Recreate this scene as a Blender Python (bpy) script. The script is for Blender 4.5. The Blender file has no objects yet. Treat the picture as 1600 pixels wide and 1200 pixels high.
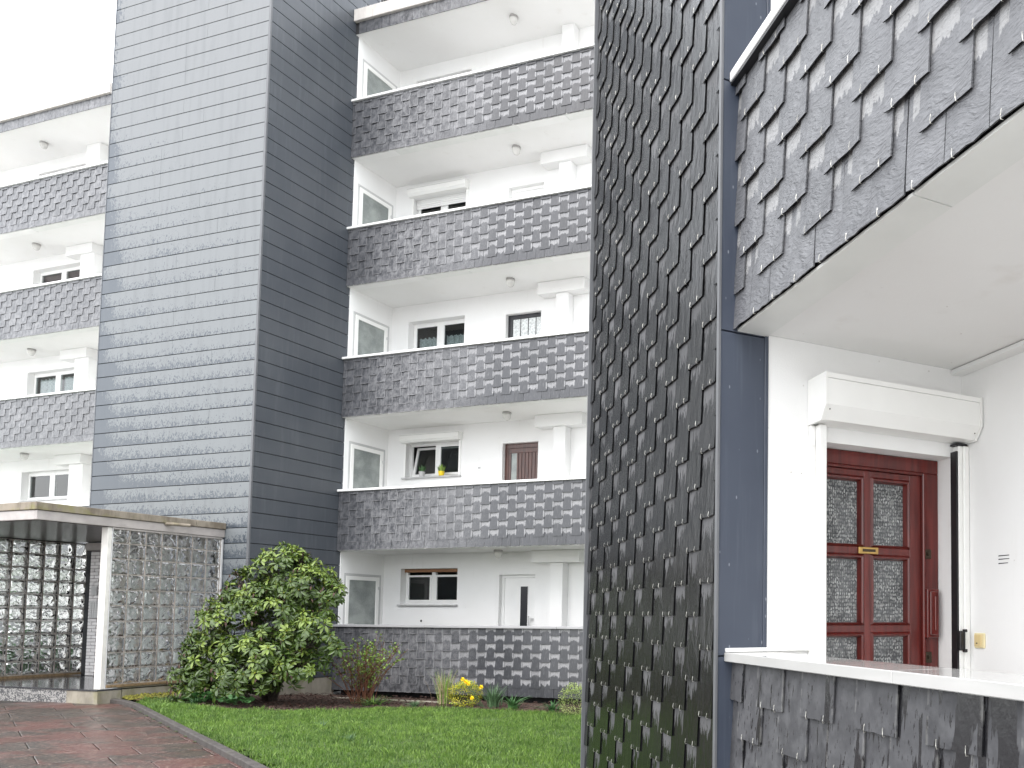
import bpy, math, random
import numpy as np
from math import radians as rad, sin, cos, pi
from mathutils import Vector, Matrix, noise as mnoise

rng = random.Random(7)
S = bpy.context.scene
COL = S.collection

# ------------------------------------------------------------------ camera
cd = bpy.data.cameras.new('camera')
cam = bpy.data.objects.new('camera', cd)
COL.objects.link(cam)
S.camera = cam
R_ = Vector((0.957, 0.292, 0.004)); U_ = Vector((0.012, -0.054, 0.998))
yaw, pit, rol = rad(16.973), rad(3.158), rad(0.256)
cam.matrix_world = (Matrix.Rotation(yaw, 4, 'Z') @ Matrix.Rotation(rad(90) + pit, 4, 'X') @ Matrix.Rotation(rol, 4, 'Z'))
cam.location = (0, 0, 0)
cd.sensor_width = 36.0
cd.lens = 1242.93 / 1600 * 36
cd.shift_x = (800 - 1243.68) / 1600
cd.shift_y = (894.14 - 600) / 1600
cd.clip_start = 0.05
cd.clip_end = 1200

# ------------------------------------------------------------------ world, sun, exposure
W = bpy.data.worlds.new('World')
S.world = W
W.use_nodes = True
wn = W.node_tree
wn.nodes.clear()
sky = wn.nodes.new('ShaderNodeTexSky')
sky.sky_type = 'NISHITA'
sky.sun_disc = False
sky.sun_elevation = rad(52)
sky.sun_rotation = rad(200)
sky.air_density = 1.0
sky.dust_density = 4.0
b1 = wn.nodes.new('ShaderNodeBackground'); b1.inputs[1].default_value = 0.05
b2 = wn.nodes.new('ShaderNodeBackground')
b2.inputs[0].default_value = (.965, .985, 1.0, 1); b2.inputs[1].default_value = 1.45
ad = wn.nodes.new('ShaderNodeAddShader'); wo = wn.nodes.new('ShaderNodeOutputWorld')
wn.links.new(sky.outputs[0], b1.inputs[0]); wn.links.new(b1.outputs[0], ad.inputs[0])
wn.links.new(b2.outputs[0], ad.inputs[1]); wn.links.new(ad.outputs[0], wo.inputs[0])

sl = bpy.data.lights.new('sun', 'SUN'); sl.energy = 0.8; sl.angle = rad(40); sl.color = (1, .99, .975)
so = bpy.data.objects.new('sun', sl); COL.objects.link(so)
so.rotation_euler = (rad(38), 0, rad(20))     # high, from behind the camera: shines on the fronts

S.view_settings.view_transform = 'Standard'
S.view_settings.look = 'None'
S.view_settings.exposure = 0.97
S.view_settings.gamma = 1.0
S.view_settings.use_curve_mapping = False
S.render.engine = 'CYCLES'
S.cycles.max_bounces = 10
S.cycles.diffuse_bounces = 8
S.cycles.transmission_bounces = 6
S.cycles.use_denoising = True

# ------------------------------------------------------------------ material helper
class NT:
    def __init__(s, name):
        s.m = bpy.data.materials.new(name); s.m.use_nodes = True
        s.t = s.m.node_tree; s.t.nodes.clear()
        s.out = s.t.nodes.new('ShaderNodeOutputMaterial')
    def n(s, typ, ins=None, **kw):
        nd = s.t.nodes.new('ShaderNode' + typ)
        for k, v in kw.items(): setattr(nd, k, v)
        if ins:
            for k, v in ins.items(): s.set(nd.inputs[k], v)
        return nd
    def set(s, sock, v):
        if isinstance(v, bpy.types.NodeSocket): s.t.links.new(v, sock)
        elif isinstance(v, bpy.types.Node): s.t.links.new(v.outputs[0], sock)
        else:
            if isinstance(v, (tuple, list)) and len(v) == 3 and sock.type == 'RGBA': v = (*v, 1)
            sock.default_value = v
    def math(s, op, a, b=0.0, c=0.0, clamp=False):
        nd = s.n('Math', {0: a, 1: b, 2: c}, operation=op); nd.use_clamp = clamp
        return nd.outputs[0]
    def ramp(s, x, a, b):      # smooth 0..1 between a and b
        return s.n('MapRange', {0: x, 1: a, 2: b, 3: 0.0, 4: 1.0}, interpolation_type='SMOOTHSTEP').outputs[0]
    def mix(s, f, a, b):
        nd = s.n('Mix', data_type='RGBA')
        s.set(nd.inputs[0], f); s.set(nd.inputs[6], a); s.set(nd.inputs[7], b)
        return nd.outputs[2]
    def noise(s, vec, scale, detail=3, rough=.55, out=0):
        return s.n('TexNoise', {'Vector': vec, 'Scale': scale, 'Detail': detail, 'Roughness': rough}).outputs[out]
    def mapv(s, vec, scale=(1, 1, 1), loc=(0, 0, 0)):
        return s.n('Mapping', {0: vec, 1: loc, 3: scale}).outputs[0]
    def wpos(s): return s.n('NewGeometry').outputs['Position']
    def opos(s): return s.n('TexCoord').outputs['Object']
    def orand(s): return s.n('ObjectInfo').outputs['Random']
    def bsdf(s, col, rough=.5, metal=0.0, spec=.5, bump=None, bs=.2, bd=.01, **kw):
        b = s.n('BsdfPrincipled', {'Base Color': col, 'Roughness': rough, 'Metallic': metal, 'Specular IOR Level': spec})
        for k, v in kw.items(): s.set(b.inputs[k], v)
        if bump is not None:
            bn = s.n('Bump', {'Strength': bs, 'Distance': bd, 'Height': bump})
            s.set(b.inputs['Normal'], bn.outputs[0])
        s.t.links.new(b.outputs[0], s.out.inputs[0])
        return b

def simple(name, col, rough=.5, metal=0.0, var=.08, nscale=6, bumpscale=None, bs=.15, bd=.004, spec=.5):
    t = NT(name)
    p = t.wpos()
    n1 = t.noise(p, nscale, 4)
    c = t.mix(t.ramp(n1, .3, .7), tuple(x * (1 - var) for x in col), tuple(min(1, x * (1 + var)) for x in col))
    bm = t.noise(p, bumpscale, 3) if bumpscale else None
    t.bsdf(c, rough, metal, spec, bm, bs, bd)
    return t.m

def m_plaster():
    t = NT('white_painted_render'); p = t.wpos()
    n1 = t.noise(p, 1.3, 4); n2 = t.noise(t.mapv(p, (9, 9, 1.1)), 1.0, 4)
    c = t.mix(t.ramp(n1, .3, .75), (.80, .80, .795), (.77, .768, .758))
    c = t.mix(t.math('MULTIPLY', t.ramp(n2, .62, .8), .28), c, (.60, .58, .54))
    spk = t.n('TexVoronoi', {'Vector': p, 'Scale': 11.0}).outputs[0]
    c = t.mix(t.math('MULTIPLY', t.math('MULTIPLY', t.math('SUBTRACT', 1.0, t.ramp(spk, .03, .065)), t.ramp(n1, .45, .6)), .6), c, (.30, .26, .22))
    b = t.math('ADD', t.noise(p, 140, 3), t.math('MULTIPLY', t.noise(p, 14, 3), 1.2))
    t.bsdf(c, .85, 0, .25, b, .25, .003)
    return t.m
def m_ceiling():
    t = NT('white_painted_soffit'); p = t.wpos()
    n1 = t.noise(p, .9, 4); n2 = t.noise(p, 4.0, 5)
    c = t.mix(t.ramp(n1, .3, .75), (.80, .798, .79), (.775, .77, .757))
    c = t.mix(t.math('MULTIPLY', t.ramp(n2, .60, .82), .3), c, (.62, .59, .55))
    spk = t.n('TexVoronoi', {'Vector': p, 'Scale': 7.0}).outputs[0]
    c = t.mix(t.math('MULTIPLY', t.math('SUBTRACT', 1.0, t.ramp(spk, .02, .045)), .5), c, (.30, .22, .18))
    t.bsdf(c, .8, 0, .25, t.noise(p, 60, 3), .15, .003)
    return t.m

def m_slate_far():
    """weathered slate of the far balcony fronts: rain-washed below, pale where the slate above shelters it"""
    t = NT('weathered_slate'); o = t.opos(); w = t.wpos(); r = t.orand()
    so_ = t.n('SeparateXYZ', {0: o}); sw = t.n('SeparateXYZ', {0: w})
    u = t.math('ABSOLUTE', so_.outputs[0]); h = so_.outputs[2]
    inner = t.math('SUBTRACT', 1.0, t.ramp(u, .080, .092))
    oc = t.n('SeparateColor', {0: t.n('ObjectInfo').outputs['Color']}).outputs[0]
    inner = t.math('MAXIMUM', inner, t.math('SUBTRACT', 1.0, oc))
    lim = t.math('ADD', .166, t.math('MULTIPLY', inner, .166))
    gx = t.ramp(sw.outputs[0], -12.2, -9.9)                       # rain reaches the open end of the loggias
    gx = t.math('MULTIPLY', gx, t.ramp(sw.outputs[0], -19.0, -15.0))
    ln = t.n('MapRange', {0: gx, 1: 0.0, 2: 1.0, 3: .16, 4: .085}).outputs[0]
    nz = t.noise(t.mapv(w, (38, 38, 22)), 1.0, 5, .7)
    nfine = t.noise(t.mapv(w, (120, 120, 60)), 1.0, 3, .7)
    side = t.math('MULTIPLY', t.ramp(u, .03, .1), .035)
    v = t.math('ADD', t.math('SUBTRACT', h, lim), ln)
    v = t.math('ADD', v, side)
    v = t.math('ADD', v, t.math('MULTIPLY', t.math('SUBTRACT', nz, .5), .14))
    bell = t.ramp(v, -.006, .012)
    bell = t.math('MULTIPLY', bell, t.math('ADD', .5, t.math('MULTIPLY', t.ramp(nfine, .35, .6), .5)))
    patch = t.noise(t.mapv(w, (11, 11, 9)), 1.0, 5, .65)
    cloud = t.math('MULTIPLY', t.ramp(t.math('ADD', t.math('MULTIPLY', patch, .6), t.math('MULTIPLY', nz, .4)), .36, .66), .62)
    edge = t.math('MULTIPLY', t.math('MAXIMUM', t.ramp(u, .100, .108), t.math('SUBTRACT', 1.0, t.ramp(h, .006, .014))), .75)
    cloud = t.math('MAXIMUM', cloud, edge)
    spk = t.ramp(nfine, .50, .58)
    mid = t.math('MULTIPLY', t.math('MULTIPLY', gx, t.math('SUBTRACT', 1.0, gx)), 3.0, clamp=True)
    bell = t.math('MAXIMUM', bell, t.math('MULTIPLY', t.math('MULTIPLY', spk, mid), .7))
    far = t.ramp(sw.outputs[0], -13.9, -12.4)
    far = t.math('MAXIMUM', far, t.math('SUBTRACT', 1.0, t.ramp(sw.outputs[0], -20.0, -16.0)))
    cloud = t.math('MULTIPLY', cloud, t.math('ADD', .45, t.math('MULTIPLY', far, .55)))
    mask = t.math('ADD', t.math('MULTIPLY', bell, gx), t.math('MULTIPLY', cloud, t.math('SUBTRACT', 1.0, gx)))
    dark = t.mix(r, (.031, .033, .039), (.045, .047, .055))
    lite = t.mix(r, (.24, .241, .252), (.32, .321, .332))
    c = t.mix(mask, dark, lite)
    gr = t.noise(t.mapv(w, (60, 60, 9)), 1.0, 4, .6)
    c = t.mix(t.math('MULTIPLY', t.ramp(gr, .5, .75), .22), c, (.28, .28, .29))
    rough = t.n('MapRange', {0: mask, 1: 0.0, 2: 1.0, 3: .36, 4: .7}).outputs[0]
    t.bsdf(c, rough, 0, .6, t.noise(t.mapv(w, (30, 30, 12)), 1.0, 4), .30, .005)
    return t.m

def m_slate_wet():
    """pillar: dark wet riven slate, dry streaked patches below each slate above"""
    t = NT('wet_dark_slate'); o = t.opos(); w = t.wpos(); r = t.orand()
    so_ = t.n('SeparateXYZ', {0: o})
    u = t.math('ABSOLUTE', so_.outputs[0]); h = so_.outputs[2]
    inner = t.math('SUBTRACT', 1.0, t.ramp(u, .062, .078))
    streak = t.noise(t.mapv(w, (70, 70, 9)), 1.0, 4, .65)
    big = t.noise(t.mapv(w, (7, 7, 3)), 1.0, 2)
    v = t.math('SUBTRACT', h, t.math('ADD', .245, t.math('MULTIPLY', t.math('SUBTRACT', .5, streak), .40)))
    v = t.math('ADD', v, t.math('MULTIPLY', t.math('SUBTRACT', big, .55), .25))
    mask = t.math('MULTIPLY', t.ramp(v, -.004, .010), inner)
    dark = t.mix(r, (.0045, .0045, .0052), (.0095, .0095, .0105))
    lite = t.mix(r, (.055, .055, .058), (.095, .095, .10))
    c = t.mix(mask, dark, lite)
    gr = t.noise(t.mapv(w, (55, 55, 5)), 1.0, 4, .6)
    c = t.mix(t.math('MULTIPLY', t.ramp(gr, .56, .78), .5), c, (.019, .019, .021))
    rough = t.n('MapRange', {0: mask, 1: 0.0, 2: 1.0, 3: .17, 4: .6}).outputs[0]
    bump = t.math('ADD', t.noise(t.mapv(w, (22, 22, 9)), 1.0, 5, .65), t.math('MULTIPLY', t.noise(w, 4.5, 2), 1.2))
    t.bsdf(c, rough, 0, .36, bump, .42, .007)
    return t.m

def m_slate_near():
    """near balcony front: rippled riven face, grey lilac, pale patch under each slate"""
    t = NT('riven_slate'); o = t.opos(); w = t.wpos(); r = t.orand()
    so_ = t.n('SeparateXYZ', {0: o})
    u = t.math('ABSOLUTE', so_.outputs[0]); h = so_.outputs[2]
    inner = t.math('SUBTRACT', 1.0, t.ramp(u, .072, .080))
    drip = t.noise(t.mapv(w, (36, 36, 7)), 1.0, 4, .6)
    v = t.math('SUBTRACT', h, t.math('ADD', .246, t.math('MULTIPLY', t.math('SUBTRACT', .5, drip), .14)))
    holes = t.noise(t.mapv(w, (90, 90, 30)), 1.0, 2)
    mask = t.math('MULTIPLY', t.ramp(v, -.002, .003), inner)
    mask = t.math('MULTIPLY', mask, t.math('SUBTRACT', 1.0, t.math('MULTIPLY', t.ramp(holes, .63, .68), .8)))
    damp = t.ramp(t.noise(t.mapv(w, (5, 5, 3)), 1.0, 4, .6), .42, .6)
    dark = t.mix(r, (.098, .100, .108), (.130, .132, .141))
    dark = t.mix(t.math('MULTIPLY', damp, .35), dark, (.085, .086, .094))
    lite = (.275, .275, .278)
    c = t.mix(t.math('MULTIPLY', mask, .9), dark, lite)
    rip = t.n('TexNoise', {'Vector': t.mapv(o, (1, 1, 1)), 'Scale': 3.2, 'Detail': 2.0})
    off = t.n('VectorMath', {0: rip.outputs[1], 1: (.5, .5, .5)}, operation='SUBTRACT')
    sc = t.n('VectorMath', {0: off.outputs[0], 'Scale': .14}, operation='SCALE')
    rv = t.n('CombineXYZ', {0: t.math('MULTIPLY', r, 37.0), 1: 0.0, 2: t.math('MULTIPLY', r, 11.0)})
    ov = t.n('VectorMath', {0: t.n('VectorMath', {0: o, 1: sc.outputs[0]}, operation='ADD').outputs[0], 1: rv.outputs[0]}, operation='ADD')
    wave = t.noise(t.mapv(ov.outputs[0], (22, 22, 85)), 1.0, 3, .6)
    wave2 = t.noise(t.mapv(ov.outputs[0], (8, 8, 20)), 1.0, 3, .6)
    fine = t.noise(w, 160, 2)
    bump = t.math('ADD', t.math('ADD', wave, t.math('MULTIPLY', wave2, 1.5)), t.math('MULTIPLY', fine, .15))
    c = t.mix(t.math('MULTIPLY', t.ramp(wave, .58, .75), .3), c, (.28, .28, .30))
    t.bsdf(c, .36, 0, .6, bump, .8, .010)
    return t.m

def m_slate_low():
    t = NT('rain_streaked_slate'); o = t.opos(); w = t.wpos(); r = t.orand()
    so_ = t.n('SeparateXYZ', {0: o})
    u = t.math('ABSOLUTE', so_.outputs[0]); h = so_.outputs[2]
    base = t.mix(r, (.034, .0345, .039), (.052, .0525, .058))
    cl = t.noise(t.mapv(w, (14, 14, 13)), 1.0, 5, .6)
    base = t.mix(t.ramp(cl, .35, .72), base, (.078, .079, .085))
    run = t.noise(t.mapv(w, (17, 17, 2.6)), 1.0, 4, .5)
    run2 = t.noise(t.mapv(w, (75, 75, 16)), 1.0, 3, .6)
    sw = t.n('SeparateXYZ', {0: w})
    near = t.n('MapRange', {0: sw.outputs[1], 1: 3.0, 2: 2.05, 3: .645, 4: .43}).outputs[0]
    wet = t.math('MAXIMUM', t.ramp(t.math('SUBTRACT', run, near), 0.0, .02), t.ramp(run2, .62, .64))
    c = t.mix(wet, base, (.011, .011, .013))
    edge = t.math('MULTIPLY', t.ramp(u, .108, .122), t.ramp(t.noise(w, 22, 3), .45, .6))
    c = t.mix(t.math('MULTIPLY', edge, .3), c, (.26, .26, .25))
    rough = t.n('MapRange', {0: wet, 1: 0.0, 2: 1.0, 3: .6, 4: .22}).outputs[0]
    t.bsdf(c, rough, 0, .5, t.noise(t.mapv(w, (40, 40, 20)), 1.0, 5, .6), .4, .004)
    return t.m

Z0B, PB = 1.297, .2865
def m_board_wet():
    """street side of the tower: dark blue-grey boards with a film of pale drizzle drops on them"""
    t = NT('drizzled_fibre_cement'); w = t.wpos()
    s = t.n('SeparateXYZ', {0: w}); x = s.outputs[0]; z = s.outputs[2]
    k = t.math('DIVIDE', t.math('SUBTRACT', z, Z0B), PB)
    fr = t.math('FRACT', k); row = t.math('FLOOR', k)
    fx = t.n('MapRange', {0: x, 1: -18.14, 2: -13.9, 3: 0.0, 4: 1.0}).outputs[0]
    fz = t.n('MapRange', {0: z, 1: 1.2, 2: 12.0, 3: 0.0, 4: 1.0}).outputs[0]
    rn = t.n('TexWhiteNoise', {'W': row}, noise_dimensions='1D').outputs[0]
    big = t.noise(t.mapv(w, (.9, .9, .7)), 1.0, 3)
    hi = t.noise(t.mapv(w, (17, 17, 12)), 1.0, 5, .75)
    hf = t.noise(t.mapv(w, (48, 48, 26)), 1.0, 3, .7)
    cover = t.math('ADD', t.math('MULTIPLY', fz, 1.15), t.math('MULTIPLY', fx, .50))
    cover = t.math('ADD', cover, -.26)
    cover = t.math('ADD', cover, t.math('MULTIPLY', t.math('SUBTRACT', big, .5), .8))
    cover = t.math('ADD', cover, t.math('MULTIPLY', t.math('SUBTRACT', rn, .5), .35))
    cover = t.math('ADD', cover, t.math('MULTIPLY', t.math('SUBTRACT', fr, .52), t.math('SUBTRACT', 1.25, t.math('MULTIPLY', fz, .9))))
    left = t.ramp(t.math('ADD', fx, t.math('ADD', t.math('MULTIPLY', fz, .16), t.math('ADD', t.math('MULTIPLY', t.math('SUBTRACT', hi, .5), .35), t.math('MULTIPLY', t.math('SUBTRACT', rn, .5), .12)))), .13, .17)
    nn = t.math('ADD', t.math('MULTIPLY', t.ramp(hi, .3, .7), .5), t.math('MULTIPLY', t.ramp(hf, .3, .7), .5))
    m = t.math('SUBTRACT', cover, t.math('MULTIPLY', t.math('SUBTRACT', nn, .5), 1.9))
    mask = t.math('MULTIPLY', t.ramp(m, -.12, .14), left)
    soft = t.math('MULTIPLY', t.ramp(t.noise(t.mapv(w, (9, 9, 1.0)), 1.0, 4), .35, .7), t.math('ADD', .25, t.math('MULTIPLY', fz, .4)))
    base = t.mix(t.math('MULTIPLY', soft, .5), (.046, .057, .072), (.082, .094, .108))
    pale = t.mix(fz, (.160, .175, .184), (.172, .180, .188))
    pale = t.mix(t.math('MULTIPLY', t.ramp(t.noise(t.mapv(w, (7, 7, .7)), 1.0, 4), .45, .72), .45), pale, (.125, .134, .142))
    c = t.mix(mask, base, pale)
    rough = t.n('MapRange', {0: mask, 1: 0.0, 2: 1.0, 3: .34, 4: .6}).outputs[0]
    t.bsdf(c, rough, 0, .5, t.noise(w, 60, 2), .05, .002)
    return t.m
def m_board_dry():
    t = NT('dark_fibre_cement'); w = t.wpos()
    n1 = t.noise(t.mapv(w, (1.2, 1.2, .6)), 1.0, 4); n2 = t.noise(t.mapv(w, (14, 14, 1.2)), 1.0, 3)
    c = t.mix(t.ramp(n1, .3, .7), (.050, .057, .068), (.066, .073, .084))
    c = t.mix(t.math('MULTIPLY', t.ramp(n2, .5, .75), .25), c, (.12, .13, .145))
    t.bsdf(c, .38, 0, .55, t.noise(w, 90, 2), .05, .002)
    return t.m
def m_blue():
    t = NT('blue_grey_panel'); w = t.wpos()
    n1 = t.noise(t.mapv(w, (30, 30, 1.6)), 1.0, 4); n2 = t.noise(w, 2.0, 3)
    c = t.mix(t.ramp(n2, .3, .7), (.036, .045, .067), (.044, .054, .077))
    c = t.mix(t.math('MULTIPLY', t.ramp(n1, .5, .75), .18), c, (.12, .14, .17))
    sp = t.n('TexVoronoi', {'Vector': t.mapv(w, (22, 22, 9)), 'Scale': 1.0}).outputs[0]
    c = t.mix(t.math('MULTIPLY', t.math('SUBTRACT', 1.0, t.ramp(sp, .05, .1)), .5), c, (.3, .32, .36))
    t.bsdf(c, .42, 0, .5, t.noise(w, 40, 2), .04, .002)
    return t.m
def m_wood(name, a, b, rough=.28, horiz=False):
    t = NT(name); o = t.opos()
    sc = (3, 3, 45) if horiz else (45, 45, 3)
    n1 = t.noise(t.mapv(t.wpos(), sc), 1.0, 4)
    c = t.mix(t.ramp(n1, .35, .7), a, b)
    t.bsdf(c, rough, 0, .5, n1, .12, .002, **{'Coat Weight': .25, 'Coat Roughness': .15})
    return t.m
def m_patterned():
    """obscured door glass with short pressed dashes, a net curtain behind"""
    t = NT('patterned_glass'); o = t.wpos()
    v = t.n('TexVoronoi', {'Vector': t.mapv(o, (125, 125, 52)), 'Scale': 1.0, 'Randomness': .5}, distance='CHEBYCHEV')
    dash = t.math('SUBTRACT', 1.0, t.ramp(v.outputs[0], .22, .42))
    v2 = t.n('TexVoronoi', {'Vector': t.mapv(o, (42, 42, 105)), 'Scale': 1.0, 'Randomness': .9}, distance='CHEBYCHEV')
    d2 = t.math('MULTIPLY', t.math('SUBTRACT', 1.0, t.ramp(v2.outputs[0], .16, .34)), .5)
    pick = t.ramp(t.noise(o, 30, 3), .38, .62)
    m = t.math('MULTIPLY', t.math('MAXIMUM', dash, d2), t.math('ADD', .25, t.math('MULTIPLY', pick, .55)))
    base = t.mix(t.ramp(t.noise(o, 7, 3), .35, .65), (.035, .038, .042), (.085, .09, .095))
    c = t.mix(m, base, (.50, .51, .50))
    t.bsdf(c, .16, 0, .6, m, .5, .0015)
    return t.m
def m_frosted():
    t = NT('frosted_glass'); o = t.wpos()
    n1 = t.noise(o, 3.0, 4); n2 = t.noise(o, 45, 3)
    c = t.mix(t.ramp(n1, .35, .7), (.17, .19, .185), (.30, .325, .31))
    c = t.mix(t.math('MULTIPLY', t.ramp(n2, .4, .65), .25), c, (.38, .40, .39))
    t.bsdf(c, .28, 0, .5, n2, .12, .002)
    return t.m
def m_window():
    t = NT('window_glass')
    fr = t.n('Fresnel', {'IOR': 1.6}).outputs[0]
    fr = t.math('MULTIPLY', fr, t.math('SUBTRACT', 1.0, t.n('NewGeometry').outputs['Backfacing']))
    tr = t.n('BsdfTransparent', {'Color': (.72, .76, .76)})
    gl = t.n('BsdfGlossy', {'Color': (1, 1, 1), 'Roughness': .02})
    mx = t.n('MixShader', {0: fr, 1: tr.outputs[0], 2: gl.outputs[0]})
    t.t.links.new(mx.outputs[0], t.out.inputs[0])
    return t.m
def m_glassblock():
    t = NT('wavy_glass_block'); o = t.opos(); r = t.orand()
    rv = t.n('CombineXYZ', {0: t.math('MULTIPLY', r, 3.1), 1: t.math('MULTIPLY', r, 7.7), 2: t.math('MULTIPLY', r, 5.3)})
    ov = t.n('VectorMath', {0: o, 1: rv.outputs[0]}, operation='ADD').outputs[0]
    n1 = t.n('TexNoise', {'Vector': ov, 'Scale': 8.0, 'Detail': .5, 'Distortion': 1.2}).outputs[0]
    bn = t.n('Bump', {'Strength': 1.0, 'Distance': .03, 'Height': n1})
    g = t.n('BsdfPrincipled', {'Base Color': (.92, .935, .93, 1), 'Roughness': .03, 'IOR': 1.45, 'Transmission Weight': 1.0, 'Normal': bn.outputs[0]})
    t.t.links.new(g.outputs[0], t.out.inputs[0])
    return t.m
def m_slab():
    t = NT('wet_aggregate_paving'); w = t.wpos(); r = t.orand()
    v = t.n('TexVoronoi', {'Vector': w, 'Scale': 62.0}).outputs[1]
    sv = t.n('SeparateColor', {0: v})
    bl = t.ramp(t.noise(t.mapv(w, (.8, 2.2, 1)), 1.0, 5, .7), .40, .60)
    pick = t.ramp(t.math('ADD', t.math('MULTIPLY', r, .62), t.math('MULTIPLY', bl, .48)), .35, .85)
    c = t.mix(pick, (.036, .029, .024), (.092, .036, .030))
    c = t.mix(t.math('MULTIPLY', t.ramp(sv.outputs[0], .72, .98), .75), c, (.25, .18, .145))
    c = t.mix(t.math('MULTIPLY', t.ramp(sv.outputs[1], .7, .95), .6), c, (.035, .03, .03))
    wet = t.ramp(t.noise(t.mapv(w, (1.1, 1.1, 1)), 1.0, 3), .4, .6)
    rough = t.n('MapRange', {0: wet, 1: 0.0, 2: 1.0, 3: .50, 4: .32}).outputs[0]
    t.bsdf(c, rough, 0, .5, t.math('ADD', sv.outputs[2], t.noise(w, 30, 3)), .35, .003)
    return t.m
def m_terrazzo():
    t = NT('terrazzo'); w = t.wpos()
    v = t.n('TexVoronoi', {'Vector': w, 'Scale': 55.0}).outputs[1]
    sv = t.n('SeparateColor', {0: v})
    c = t.mix(t.ramp(sv.outputs[0], .45, .6), (.05, .05, .055), (.30, .29, .28))
    t.bsdf(c, .4)
    return t.m
def m_concrete(name='mossy_concrete', a=(.36, .33, .29), b=(.22, .20, .17), moss=.5):
    t = NT(name); w = t.wpos()
    n1 = t.noise(t.mapv(w, (6, 6, 2)), 1.0, 5, .65); n2 = t.noise(w, 3, 4)
    c = t.mix(t.ramp(n1, .35, .7), a, b)
    c = t.mix(t.math('MULTIPLY', t.ramp(n2, .52, .68), moss), c, (.20, .19, .06))
    t.bsdf(c, .8, 0, .3, t.noise(w, 50, 4), .4, .004)
    return t.m
def m_leaf(name, a, b, rough=.35, spec=.5, yscale=3.0):
    t = NT(name); w = t.wpos(); o = t.opos()
    n1 = t.noise(w, 9, 3); n2 = t.noise(w, yscale, 2)
    f = t.math('ADD', t.math('MULTIPLY', n1, .6), t.math('MULTIPLY', n2, .4))
    c = t.mix(t.ramp(f, .35, .65), a, b)
    c = t.mix(t.math('MULTIPLY', t.orand(), .25), c, tuple(x * 1.35 for x in b))
    t.bsdf(c, rough, 0, spec)
    return t.m

def m_grass():
    t = NT('grass_blades'); w = t.wpos()
    n1 = t.noise(t.mapv(w, (1.3, 1.3, 1)), 1.0, 3); n2 = t.noise(t.mapv(w, (70, 70, 1)), 1.0, 2); n3 = t.noise(t.mapv(w, (9, 9, 1)), 1.0, 3)
    c = t.mix(t.ramp(n1, .35, .65), (.085, .170, .022), (.135, .235, .038))
    c = t.mix(t.ramp(n3, .42, .60), c, (.052, .110, .020))
    c = t.mix(t.math('MULTIPLY', t.ramp(n2, .45, .75), .7), c, (.30, .40, .12))
    b = t.bsdf(c, .5, 0, .3)
    return t.m

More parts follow.
